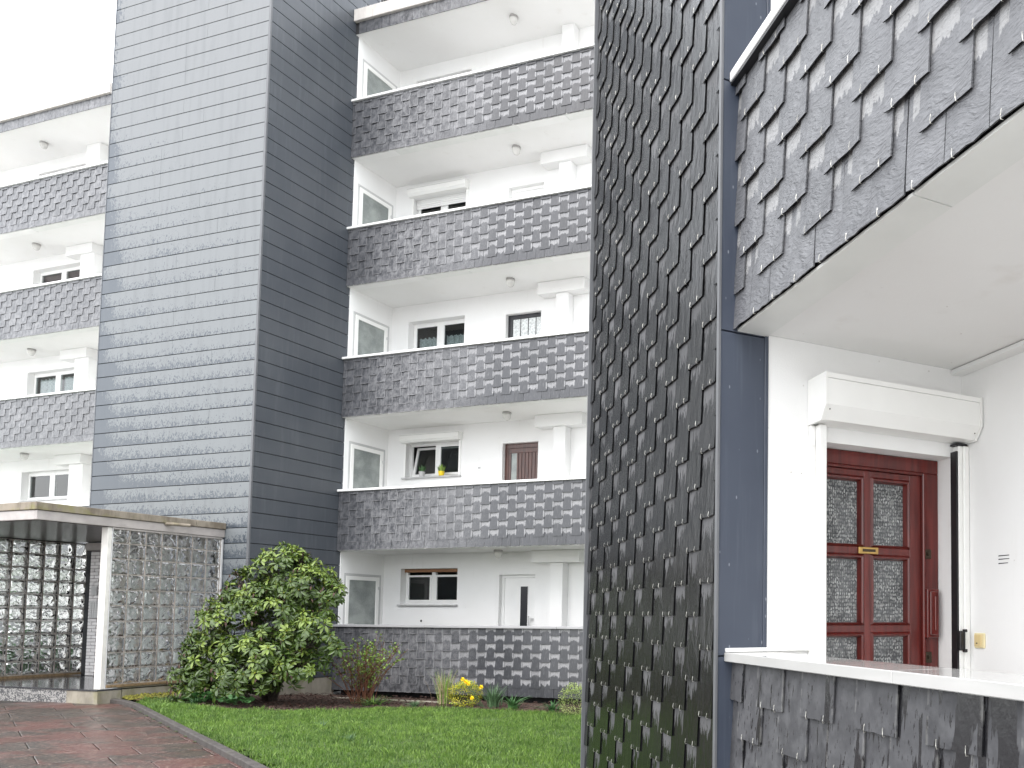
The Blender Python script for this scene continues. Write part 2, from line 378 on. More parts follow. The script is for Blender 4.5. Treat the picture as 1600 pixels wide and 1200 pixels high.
M = dict(
    plaster=m_plaster(), ceiling=m_ceiling(),
    slate_far=m_slate_far(), slate_wet=m_slate_wet(), slate_near=m_slate_near(), slate_low=m_slate_low(),
    board_wet=m_board_wet(), board_dry=m_board_dry(), blue=m_blue(),
    slate_rim=simple('damp_shaded_slate_edge', (.016, .016, .018), .5, nscale=60, var=.6, bumpscale=120, bs=.6),  # damp bottom edges, with the shade under each slate painted in
    underlay=simple('dark_underlay', (.012, .012, .014), .7),
    coping=simple('white_coping', (.80, .80, .79), .35, nscale=2, var=.03),
    coping_gloss=simple('polished_white_coping', (.44, .44, .43), .04, nscale=3, var=.03, bumpscale=9, bs=.02, bd=.002, spec=1.0),
    coping_grey=simple('grey_coping', (.36, .36, .37), .4, nscale=2),
    white_metal=simple('white_lacquered_metal', (.82, .82, .80), .35, nscale=3, var=.02),
    upvc=simple('white_plastic_frame', (.80, .80, .79), .3, nscale=3, var=.02),
    alu=simple('brushed_aluminium', (.52, .52, .52), .4, nscale=3, var=.04),
    board_trim=simple('weathered_metal_trim', (.11, .114, .122), .45, nscale=5),
    greyframe=simple('grey_trim', (.42, .42, .42), .45),
    steel=simple('bright_steel', (.50, .49, .45), .35, metal=.8, nscale=30),
    black=simple('black_plastic', (.012, .012, .014), .35),
    sheet=simple('grey_white_soffit_sheet', (.735, .745, .725), .45, nscale=3, var=.04),
    lamp_base=simple('grey_lamp_base', (.35, .34, .33), .5),
    red=m_wood('mahogany_lacquer', (.075, .0085, .0068), (.140, .017, .0125)),
    brown=m_wood('dark_brown_timber', (.050, .018, .014), (.10, .038, .028), .4),
    strip=m_wood('amber_timber', (.22, .10, .045), (.30, .15, .07), .45, True),
    burg=simple('burgundy_blind', (.12, .045, .055), .5),
    lacq=simple('black_door_frame', (.015, .016, .02), .35),
    brass=simple('aged_brass', (.52, .34, .12), .32, metal=.85, nscale=40),
    bronze=simple('tarnished_bronze', (.06, .045, .03), .4, metal=.6, nscale=40),
    patterned=m_patterned(), frosted=m_frosted(), window=m_window(), glassblock=m_glassblock(),
    milk=simple('milk_glass', (.62, .61, .59), .25, nscale=4),
    room=simple('dim_room', (.10, .10, .10), .9),
    net=simple('net_curtain', (.62, .64, .64), .9, nscale=30, var=.25),
    floortile=simple('pale_bounce_floor', (.55, .53, .50), .4, nscale=4), slab=m_slab(), terrazzo=m_terrazzo(), concrete=m_concrete(),
    joint=simple('block_mortar', (.30, .27, .24), .8, nscale=12, var=.3, bumpscale=60),
    plinth=m_concrete('pale_plinth', (.30, .275, .225), (.19, .17, .14), .35),
    kerbm=m_concrete('dark_kerb', (.075, .068, .064), (.045, .04, .038), .05),
    roofband=m_concrete('pale_roof_band', (.60, .57, .54), (.52, .49, .46), .0),
    porchband=m_concrete('stained_porch_band', (.27, .235, .19), (.15, .125, .095), .6),
    porchmetal=simple('porch_metal', (.36, .33, .315), .38, nscale=5, var=.12),
    porchpost=simple('off_white_post', (.66, .64, .60), .4, nscale=6, var=.08),
    soffitwood=m_wood('dark_soffit_boards', (.022, .015, .014), (.04, .028, .026), .35),
    stone=simple('polished_dark_stone', (.045, .045, .05), .12, nscale=3, var=.2),
    brick=simple('glazed_white_brick', (.62, .60, .60), .25, nscale=8, var=.06),
    brickjoint=simple('dark_brick_joint', (.16, .15, .15), .8),
    soil=simple('mulch_soil', (.060, .034, .024), .95, nscale=25, var=.6, bumpscale=40, bs=1.0, bd=.03),
    turf=simple('turf_base', (.055, .095, .018), .9, nscale=8, var=.4),
    mortar=simple('sandy_joint', (.030, .026, .022), .9),
    land=simple('pale_bounce_ground', (.42, .418, .41), .9, nscale=.5, var=.3),  # ground colour made pale to bounce light up to ceilings and soffits
    grass=m_grass(),
    rhodo=m_leaf('rhododendron_leaf', (.026, .052, .008), (.066, .110, .018), .34, .45),
    rhodo_light=m_leaf('young_rhododendron_leaf', (.090, .145, .020), (.165, .225, .040), .38),
    bud=simple('yellow_green_bud', (.50, .46, .10), .5),
    deadleaf=simple('dead_brown_leaf', (.050, .022, .015), .7, nscale=20, var=.5),
    bark=simple('brown_bark', (.050, .038, .030), .9, nscale=20, var=.3),
    redbark=simple('reddish_twig', (.16, .065, .035), .8, nscale=20, var=.3),
    freshleaf=m_leaf('fresh_green_leaf', (.12, .22, .035), (.22, .34, .06), .5),
    darkgreen=m_leaf('dark_green_leaf', (.035, .095, .030), (.06, .15, .045), .4),
    bluegreen=m_leaf('blue_green_leaf', (.055, .115, .045), (.10, .17, .085), .45),
    variegated=m_leaf('yellow_variegated_leaf', (.38, .38, .03), (.62, .56, .05), .5, yscale=12),
    boxleaf=m_leaf('box_leaf', (.16, .24, .06), (.30, .36, .12), .5),
    straw=simple('dry_grass_blade', (.40, .30, .20), .8, nscale=30, var=.3),
    daff=simple('daffodil_petal', (.85, .62, .02), .5),
    moss=simple('yellow_moss', (.17, .16, .025), .95, nscale=30, var=.5, bumpscale=60, bs=1.0, bd=.02),
    yellowpot=simple('yellow_pot', (.75, .55, .02), .35), greypot=simple('pale_grey_pot', (.45, .45, .45), .4),
    cream=simple('cream_switch', (.74, .64, .38), .35, nscale=3, var=.02), cream2=simple('cream_rocker', (.66, .52, .27), .3),
    slot=simple('dark_slot', (.02, .02, .02), .6),
    rust=simple('rusty_steel', (.22, .15, .08), .6, nscale=30, var=.3),
)

# ------------------------------------------------------------------ mesh helpers
FR_WING = Matrix.Rotation(rad(45), 4, 'Z')       # right wing frame: x' along (1,1)/sqrt2, y' along (-1,1)/sqrt2
class Thing:
    def __init__(s, name, label=None, cat=None, base=(0, 0, 0), frame=None, group=None, kind=None):
        s.o = bpy.data.objects.new(name, None); COL.objects.link(s.o)
        s.frame = frame or Matrix.Identity(4); s.base = Vector(base)
        s.o.matrix_world = s.frame @ Matrix.Translation(s.base)
        s.o.empty_display_size = .2
        if label: s.o['label'] = label
        if cat: s.o['category'] = cat
        if group: s.o['group'] = group
        if kind: s.o['kind'] = kind
def link(name, me, parent=None, loc=None, rot=None):
    o = bpy.data.objects.new(name, me); COL.objects.link(o)
    if parent is not None: o.parent = parent
    if loc is not None: o.location = loc
    if rot is not None: o.rotation_euler = rot
    return o
class MB:
    def __init__(s): s.v = []; s.f = []
    def add(s, vs, fs):
        b = len(s.v); s.v += [tuple(v) for v in vs]; s.f += [tuple(i + b for i in f) for f in fs]; return s
    def box(s, x0, x1, y0, y1, z0, z1):
        if x0 > x1: x0, x1 = x1, x0
        if y0 > y1: y0, y1 = y1, y0
        if z0 > z1: z0, z1 = z1, z0
        return s.add([(x0, y0, z0), (x1, y0, z0), (x1, y1, z0), (x0, y1, z0), (x0, y0, z1), (x1, y0, z1), (x1, y1, z1), (x0, y1, z1)],
                     [(0, 3, 2, 1), (4, 5, 6, 7), (0, 1, 5, 4), (1, 2, 6, 5), (2, 3, 7, 6), (3, 0, 4, 7)])
    def bbox(s, x0, x1, y0, y1, z0, z1, e=.004):      # box with its edges taken off
        if x0 > x1: x0, x1 = x1, x0
        if y0 > y1: y0, y1 = y1, y0
        if z0 > z1: z0, z1 = z1, z0
        e = min(e, (x1 - x0) * .4, (y1 - y0) * .4, (z1 - z0) * .4)
        X = (x0, x1); Y = (y0, y1); Z = (z0, z1); vs = []; idx = {}
        for i in (0, 1):
            for j in (0, 1):
                for k in (0, 1):
                    for a in range(3):
                        p = [X[i], Y[j], Z[k]]
                        for q in range(3):
                            if q != a: p[q] += e if (i, j, k)[q] == 0 else -e
                        idx[i, j, k, a] = len(vs); vs.append(p)
        fs = []
        for a in range(3):
            b_, c_ = [q for q in range(3) if q != a]
            for sgn in (0, 1):
                lp = []
                for bb, cc in ((0, 0), (1, 0), (1, 1), (0, 1)):
                    t = [0, 0, 0]; t[a] = sgn; t[b_] = bb; t[c_] = cc; lp.append(idx[t[0], t[1], t[2], a])
                fs.append(lp)
        for a in range(3):
            b_, c_ = [q for q in range(3) if q != a]
            for bb in (0, 1):
                for cc in (0, 1):
                    t0 = [0, 0, 0]; t0[b_] = bb; t0[c_] = cc; t1 = list(t0); t1[a] = 1
                    fs.append([idx[*t0, b_], idx[*t1, b_], idx[*t1, c_], idx[*t0, c_]])
        for i in (0, 1):
            for j in (0, 1):
                for k in (0, 1): fs.append([idx[i, j, k, 0], idx[i, j, k, 1], idx[i, j, k, 2]])
        b = len(s.v); s.v += [tuple(v) for v in vs]
        cx = Vector(((x0 + x1) / 2, (y0 + y1) / 2, (z0 + z1) / 2))
        for f in fs:
            pts = [Vector(vs[i]) for i in f]
            nrm = (pts[1] - pts[0]).cross(pts[2] - pts[0])
            c = sum(pts, Vector()) / len(pts)
            if nrm.dot(c - cx) < 0: f = f[::-1]
            s.f.append(tuple(i + b for i in f))
        return s
    def prism(s, poly, axis, a0, a1):
        """poly: 2D outline; axis 'x','y','z' extrusion"""
        n = len(poly)
        def P(p, a):
            return {'x': (a, p[0], p[1]), 'y': (p[0], a, p[1]), 'z': (p[0], p[1], a)}[axis]
        vs = [P(p, a0) for p in poly] + [P(p, a1) for p in poly]
        fs = [tuple(range(n))[::-1], tuple(range(n, 2 * n))] + [(i, (i + 1) % n, n + (i + 1) % n, n + i) for i in range(n)]
        return s.add(vs, fs)
    def tube(s, pts, r, n=6, r1=None):
        pts = [Vector(p) for p in pts]; m = len(pts); rings = []
        for i, p in enumerate(pts):
            d = (pts[min(i + 1, m - 1)] - pts[max(i - 1, 0)]).normalized()
            a = d.cross(Vector((0, 0, 1)))
            if a.length < .05: a = d.cross(Vector((1, 0, 0)))
            a.normalize(); b = d.cross(a)
            rr = r + (r1 - r) * i / (m - 1) if r1 is not None else r
            rings.append([p + (a * cos(2 * pi * k / n) + b * sin(2 * pi * k / n)) * rr for k in range(n)])
        vs = [v for rg in rings for v in rg]
        fs = [(i * n + k, i * n + (k + 1) % n, (i + 1) * n + (k + 1) % n, (i + 1) * n + k) for i in range(m - 1) for k in range(n)]
        fs += [tuple(range(n))[::-1], tuple(range((m - 1) * n, m * n))]
        return s.add(vs, fs)
    def lathe(s, prof, c, n=16):
        vs = []; m = len(prof)
        for r, z in prof: vs += [(c[0] + r * cos(2 * pi * k / n), c[1] + r * sin(2 * pi * k / n), c[2] + z) for k in range(n)]
        fs = [(i * n + k, i * n + (k + 1) % n, (i + 1) * n + (k + 1) % n, (i + 1) * n + k) for i in range(m - 1) for k in range(n)]
        fs += [tuple(range(n))[::-1], tuple(range((m - 1) * n, m * n))]
        return s.add(vs, fs)
    def mesh(s, name, mat, off=(0, 0, 0), smooth=False):
        me = bpy.data.meshes.new(name)
        ox, oy, oz = off
        me.from_pydata([(x - ox, y - oy, z - oz) for x, y, z in s.v], [], s.f)
        me.materials.append(M[mat] if isinstance(mat, str) else mat)
        if smooth: me.polygons.foreach_set('use_smooth', [True] * len(me.polygons))
        me.update()
        return me
    def build(s, name, mat, T=None, parent=None, smooth=False, label=None, kind=None):
        me = s.mesh(name, mat, T.base if T else (0, 0, 0), smooth)
        o = link(name, me, parent if parent is not None else (T.o if T else None))
        if label: o['label'] = label
        if kind: o['kind'] = kind
        return o
def solo(name, mb, mat, label, cat, base=(0, 0, 0), frame=None, smooth=False, kind=None, group=None):
    me = mb.mesh(name, mat, base, smooth); o = link(name, me)
    o.matrix_world = (frame or Matrix.Identity(4)) @ Matrix.Translation(Vector(base))
    if label: o['label'] = label
    if cat: o['category'] = cat
    if kind: o['kind'] = kind
    if group: o['group'] = group
    return o
def structure(name, mb, mat, frame=None):
    return solo(name, mb, mat, None, None, (0, 0, 0), frame, kind='structure')
def wall_holes(mb, x0, x1, z0, z1, y0, y1, holes, axis='y'):
    """solid wall with rectangular openings: one box per cell outside the holes"""
    xs = sorted({x0, x1, *[h[0] for h in holes], *[h[1] for h in holes]}); xs = [x for x in xs if x0 <= x <= x1]
    for i in range(len(xs) - 1):
        a, b = xs[i], xs[i + 1]; c = (a + b) / 2
        cut = sorted((h[2], h[3]) for h in holes if h[0] < c < h[1]); z = z0
        for h0, h1 in cut + [(z1, z1)]:
            if h0 > z + 1e-6:
                if axis == 'y': mb.box(a, b, y0, y1, z, h0)
                else: mb.box(y0, y1, a, b, z, h0)
            z = max(z, h1)

# ------------------------------------------------------------------ slates
_sl = {}
def slate_mesh(w, H, t, mat, var, jag=.004, sh=0.0):
    key = (round(w, 3), round(H, 3), mat, var, round(sh, 3))
    if key in _sl: return _sl[key]
    r = random.Random(hash((round(w * 1000), round(H * 1000), var)) & 0xffff)
    nb = 7; ns = 4
    out = []
    for i in range(nb): out.append([-w / 2 + w * i / (nb - 1), r.uniform(-jag, jag) * (.5 if i in (0, nb - 1) else 1)])
    for i in range(1, ns): out.append([w / 2 + r.uniform(-jag, jag) * .5, H * i / ns])
    out.append([w / 2, H]); out.append([-w / 2, H])
    for i in range(ns - 1, 0, -1): out.append([-w / 2 + r.uniform(-jag, jag) * .5, H * i / ns])
    if r.random() < .35:       # a broken corner
        c = r.uniform(.006, .016); out[0][0] += c * .4; out[0][1] += c * .7
    out = [[x + sh, z] for x, z in out]
    n = len(out)
    vs = [(x, 0, z) for x, z in out] + [(x * (1 - .006), t, z + (.002 if z < .02 else 0)) for x, z in out]
    fs = [tuple(range(n)), tuple(range(2 * n - 1, n - 1, -1))] + [(i, n + i, n + (i + 1) % n, (i + 1) % n) for i in range(n)]
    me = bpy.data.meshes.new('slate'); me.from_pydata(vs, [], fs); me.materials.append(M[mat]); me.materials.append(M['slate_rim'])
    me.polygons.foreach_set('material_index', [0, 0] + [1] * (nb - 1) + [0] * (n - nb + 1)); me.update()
    _sl[key] = me
    return me
def hang_slates(T, s0, s1, z0, z1, y, w, pitch, course, phase, mat, t=.007, mapf=None, rz=0.0, rows=None, first=True, variants=6, hooks=None, jag=.004, name='slate', tz=0.0, gap=.002):
    """double-lap slating with gaps. s = horizontal coordinate, y = depth of the front line (inwards positive)
    mapf(s, y, z) -> frame coordinates. phase = centre of a tab in row 1; even rows shift half a pitch"""
    mapf = mapf or (lambda s, yy, z: (s, yy, z))
    tilt = math.atan2(t * 1.12 + gap, course)
    k = 0
    while True:
        zb = z0 + course * k + (tz if k else 0)
        if zb > z1 - .02: break
        starter = (k == 0 and first)
        W_ = pitch / 2 - .003 if starter else w
        st = pitch / 2 if starter else pitch
        ph = phase + (pitch / 4 if starter else (0 if k % 2 else pitch / 2))
        H = min(course * 2.55, z1 + .004 - zb)
        n0 = math.ceil((s0 - ph + W_ * .2) / st); n1 = math.floor((s1 - ph - W_ * .2) / st)
        for n in range(n0 - 1, n1 + 2):
            c = ph + n * st
            a, b = max(c - W_ / 2, s0), min(c + W_ / 2, s1)
            if b - a < .03: continue
            full = (b - a) > W_ - .001
            ww = W_ if full else round(b - a, 3)
            me = slate_mesh(ww, round(H, 3), t, mat, rng.randrange(variants) if full else 0, jag, 0.0 if full else (a + b) / 2 - c)
            dz = 0 if k == 0 else rng.uniform(-.004, .004)
            yy = y
            p = Vector(mapf(c + (0 if not full else rng.uniform(-.003, .003)), yy, zb + dz)) - T.base
            o = link(name, me, T.o, p, (-tilt - rng.uniform(0, .004), rng.uniform(-.006, .006), rz))
            if starter: o.color = (0, 0, 0, 1)
            if hooks is not None and full and ww > .1:
                for q in (-.25, .25):
                    if starter and q > 0: continue
                    hooks.append(((a + b) / 2 + q * ww + rng.uniform(-.006, .006), yy, zb + dz))
        k += 1
def build_hooks(T, hooks, mapf, rz, size=1.0):
    mb = MB(); c, s = cos(rz), sin(rz)
    for (hs, hy, hz) in hooks:
        bx, by, bz = mapf(hs, hy, hz)
        r = .0012 * size; lean = rng.uniform(-.003, .003)
        loc = [(0, .004, -.004), (0, -.004, -.005), (lean * .3, -.0065, .004), (lean, -.0045, .015 * size), (lean * 1.5, -.003, .022 * size)]
        pts = [(bx + x * c - y_ * s, by + x * s + y_ * c, bz + z) for x, y_, z in loc]
        mb.tube(pts, r, 4)
    mb.build('slate_hook', 'steel', T, kind='stuff')

# ------------------------------------------------------------------ the far loggia building (two fronts in one system)
C = [-.26 + 2.795 * k for k in range(5)]          # underside of each coping
RP = 1.218                                         # height of a slated front
ORD = ['ground floor', 'first floor', 'second floor', 'third floor', 'top floor']

def window(B, x0, x1, z0, z1, yw, kind, inner=True):
    """two-light window in a .2 m deep opening"""
    yf = yw + .16
    fr = MB(); b = .055
    fr.bbox(x0, x1, yf, yf + .06, z0, z0 + b).bbox(x0, x1, yf, yf + .06, z1 - b, z1)
    fr.bbox(x0, x0 + b, yf, yf + .06, z0 + b, z1 - b).bbox(x1 - b, x1, yf, yf + .06, z0 + b, z1 - b)
    xm = (x0 + x1) / 2
    fr.bbox(xm - .05, xm + .05, yf - .01, yf + .06, z0 + b, z1 - b)
    f = fr.build('window', 'upvc', B)
    def child(nm, mb, mat): return mb.build(nm, mat, B, parent=f)
    if kind == 'timber_top':
        child('timber_strip', MB().box(x0 + .002, x1 - .002, yf - .05, yf - .012, z1 - .075, z1 - .004), 'strip')
    zt = z1 - b - (.08 if kind == 'timber_top' else 0)
    for i, (a, c) in enumerate(((x0 + b, xm - .05), (xm + .05, x1 - b))):
        if kind == 'tilted' and i == 0: continue
        sa = MB(); q = .045
        sa.bbox(a, c, yf - .02, yf + .02, z0 + b, z0 + b + q).bbox(a, c, yf - .02, yf + .02, zt - q, zt)
        sa.bbox(a, a + q, yf - .02, yf + .02, z0 + b + q, zt - q).bbox(c - q, c, yf - .02, yf + .02, z0 + b + q, zt - q)
        child('sash', sa, 'upvc')
        child('pane', MB().box(a + q - .005, c - q + .005, yf - .002, yf + .006, z0 + b + q - .005, zt - q + .005), 'window')
    if kind == 'tilted':         # the left light is tipped inwards at its top
        a, c = x0 + b, x1 - b
        sa = MB(); q = .05; h = zt - z0 - b
        def tp(x, d, z): return (x, yf + .03 + d + (z / h) * .13, z0 + b + z)
        for (xa, xb, za, zb) in ((a, c, 0, q), (a, c, h - q, h), (a, a + q, q, h - q), (c - q, c, q, h - q)):
            vs = [tp(x, d, z) for d in (0, .04) for z in (za, zb) for x in (xa, xb)]
            sa.add(vs, [(0, 1, 3, 2), (4, 6, 7, 5), (0, 4, 5, 1), (2, 3, 7, 6), (0, 2, 6, 4), (1, 5, 7, 3)])
        child('sash', sa, 'upvc')
        pn = MB(); vs = [tp(x, .02, z) for z in (q, h - q) for x in (a + q, c - q)]
        pn.add(vs, [(0, 1, 3, 2)]); child('pane', pn, 'window')
    # room behind
    rm = MB(); d = 1.2
    X0, X1, Y0, Y1, ZZ0, ZZ1 = x0 - .3, x1 + .3, yw + .24, yw + .24 + d, z0 - .5, z1 + .25
    vs = [(X0, Y0, ZZ0), (X1, Y0, ZZ0), (X1, Y1, ZZ0), (X0, Y1, ZZ0), (X0, Y0, ZZ1), (X1, Y0, ZZ1), (X1, Y1, ZZ1), (X0, Y1, ZZ1)]
    rm.add(vs, [(0, 1, 2, 3), (4, 7, 6, 5), (1, 5, 6, 2), (2, 6, 7, 3), (3, 7, 4, 0)])
    child('room', rm, 'room')
    if kind in ('curtain', 'lace'):
        for i, (a, c) in enumerate(((x0 + .08, xm - .07), (xm + .07, x1 - .08))):
            if kind == 'lace': a += .0; c -= .0
            mb = MB(); n = 40; top = z0 + (z1 - z0) * (.57 if kind == 'curtain' else .80)
            vs = []
            for j in range(n + 1):
                x = a + (c - a) * j / n; yy = yf + .10 + .018 * sin(j * 1.7) + .008 * sin(j * 3.9)
                vs += [(x, yy, z0 - .02), (x, yy, top + .02 * sin(j * .8 + i))]
            mb.add(vs, [(2 * j, 2 * j + 2, 2 * j + 3, 2 * j + 1) for j in range(n)])
            child('curtain', mb, 'net')
    if kind == 'burgundy':
        child('blind', MB().box(x0 + .06, x1 - .06, yf + .08, yf + .09, z0, z1 - .08), 'burg')
    if kind == 'half_shutter':
        mb = MB()
        for j in range(5): mb.bbox(x0 + .02, x1 - .02, yf - .05, yf - .035, z1 - .045 * (j + 1) + .003, z1 - .045 * j, .006)
        child('shutter_slat', mb, 'coping')['kind'] = 'stuff'
    sill = MB().bbox(x0 - .03, x1 + .03, yw - .06, yf + .01, z0 - .035, z0 - .004)
    child('sill', sill, 'greyframe')
    return f

def outside_box(B, x0, x1, z0, z1, yw):
    mb = MB().prism([(yw + .005, z0), (yw - .10, z0), (yw - .15, z0 + .05), (yw - .15, z1), (yw + .005, z1)], 'x', x0, x1)
    b = mb.build('shutter_box', 'white_metal', B)
    MB().box(x0 - .002, x1 + .002, yw - .153, yw - .12, z1 - .022, z1 - .016).build('lid_seam', 'greyframe', B, parent=b)
    MB().bbox(x0 + .02, x0 + .07, yw - .025, yw + .0, z0 - .80, z0 - .002).build('guide_rail', 'white_metal', B, parent=b)
    MB().bbox(x1 - .07, x1 - .02, yw - .025, yw + .0, z0 - .80, z0 - .002).build('guide_rail', 'white_metal', B, parent=b)

def flat_door(B, x0, x1, z0, z1, yw, kind):
    y = yw + .09
    if kind == 'white_slit':
        d = MB().bbox(x0, x1, y, y + .05, z1 - .06, z1).bbox(x0, x0 + .07, y, y + .05, z0, z1 - .06).bbox(x1 - .07, x1, y, y + .05, z0, z1 - .06).build('door', 'upvc', B)
        MB().bbox(x0 + .07, x1 - .07, y + .012, y + .05, z0, z1 - .062, .006).build('leaf', 'upvc', B, parent=d)
        xs = x0 + .47
        MB().box(xs - .012, xs + .182, y + .006, y + .02, z0 + .55, z1 - .232).build('slit_frame', 'upvc', B, parent=d)
        MB().box(xs, xs + .17, y + .0, y + .02, z0 + .56, z1 - .245).build('pane', 'lacq', B, parent=d)
        MB().tube([(x1 - .17, y - .05, z0 + .55), (x1 - .17, y - .05, z1 - .86)], .014, 8).box(x1 - .17, x1 - .06, y - .055, y - .035, z1 - .93, z1 - .905).box(x1 - .18, x1 - .16, y - .05, y + .014, z0 + .7, z0 + .72).build('handle', 'alu', B, parent=d)
    elif kind == 'brown':
        d = MB().bbox(x0, x1, y, y + .05, z1 - .10, z1).bbox(x0, x0 + .09, y, y + .05, z0, z1 - .10).bbox(x1 - .05, x1, y, y + .05, z0, z1 - .10).build('door', 'brown', B)
        n = 6; a0 = x0 + .33; w = (x1 - .05 - a0) / n
        for i in range(n):
            MB().bbox(a0 + i * w + .003, a0 + (i + 1) * w - .003, y + .012, y + .04, z0, z1 - .20, .006).build('plank', 'brown', B, parent=d)
        MB().bbox(x0 + .09, x1 - .05, y + .008, y + .045, z1 - .20, z1 - .102).bbox(x0 + .09, x0 + .15, y + .008, y + .045, z0, z1 - .202).bbox(a0 - .04, a0, y + .008, y + .045, z0, z1 - .202).build('stile', 'brown', B, parent=d)
        MB().box(x0 + .15, a0 - .04, y + .02, y + .035, z0, z1 - .202).build('pane', 'frosted', B, parent=d)
    elif kind == 'black':
        d = MB().bbox(x0, x1, y, y + .05, z1 - .09, z1).bbox(x0, x0 + .11, y, y + .05, z0, z1 - .09).bbox(x1 - .04, x1, y, y + .05, z0, z1 - .09).build('door', 'lacq', B)
        MB().box(x0 + .11, x1 - .04, y + .02, y + .03, z0, z1 - .09).build('pane', 'net', B, parent=d)
        g = MB()
        for i in range(1, 4): g.box(x0 + .11 + i * .19, x0 + .12 + i * .19, y + .008, y + .018, z0, z1 - .09)
        g.build('glazing_bar', 'lacq', B, parent=d)['kind'] = 'stuff'
    else:
        d = MB().bbox(x0, x1, y, y + .05, z1 - .07, z1).bbox(x0, x0 + .07, y, y + .05, z0, z1 - .07).bbox(x1 - .07, x1, y, y + .05, z0, z1 - .07).build('door', 'upvc', B)
        MB().bbox(x0 + .07, x1 - .07, y + .012, y + .05, z0, z1 - .072, .006).build('leaf', 'upvc', B, parent=d)

def side_door(B, X, y0, y1, z0, z1):
    """aluminium framed obscured-glass door in the end wall of a loggia (plane x = X, facing +x)"""
    q = .045
    mb = MB()
    def fr(a, b, c, d, x0=-.02, x1=.02): mb.bbox(X + x0, X + x1, a, b, c, d)
    fr(y0, y1, z1 - q, z1); fr(y0, y0 + q, z0, z1 - q); fr(y1 - q, y1, z0, z1 - q)
    d = mb.build('door', 'alu', B)
    lf = MB(); w = .085
    a, b, t = y0 + q + .004, y1 - q - .004, z1 - q - .004
    lf.bbox(X - .02, X + .028, a, b, t - w, t).bbox(X - .02, X + .028, a, a + w, z0, t - w).bbox(X - .02, X + .028, b - w, b, z0, t - w)
    lf.build('leaf', 'white_metal', B, parent=d)
    MB().box(X - .004, X + .010, a + w, b - w, z0, t - w).build('pane', 'frosted', B, parent=d)
    MB().tube([(X + .03, y0 + .10, z0 + 1.05), (X + .07, y0 + .10, z0 + 1.05), (X + .07, y0 + .23, z0 + 1.05)], .011, 6).build('handle', 'alu', B, parent=d)
    MB().bbox(X + .026, X + .055, b - .035, b + .015, z1 - .32, z1 - .26).tube([(X + .035, b - .01, z1 - .28), (X + .035, b - .012, z0 + .4)], .004, 5).build('closer', 'alu', B, parent=d)

def lamp(x, y, z, label, group):
    T = Thing('ceiling_lamp', label, 'lamp', (x, y, z - .002), group=group)
    MB().lathe([(.001, 0), (.085, 0), (.09, -.012), (.09, -.035), (.082, -.042), (.001, -.042)], (x, y, z), 20).build('base', 'lamp_base', T, smooth=False)
    MB().lathe([(.001, -.043), (.082, -.043), (.083, -.07), (.074, -.115), (.05, -.155), (.02, -.172), (.001, -.175)], (x, y, z), 20).build('globe', 'milk', T, smooth=True)

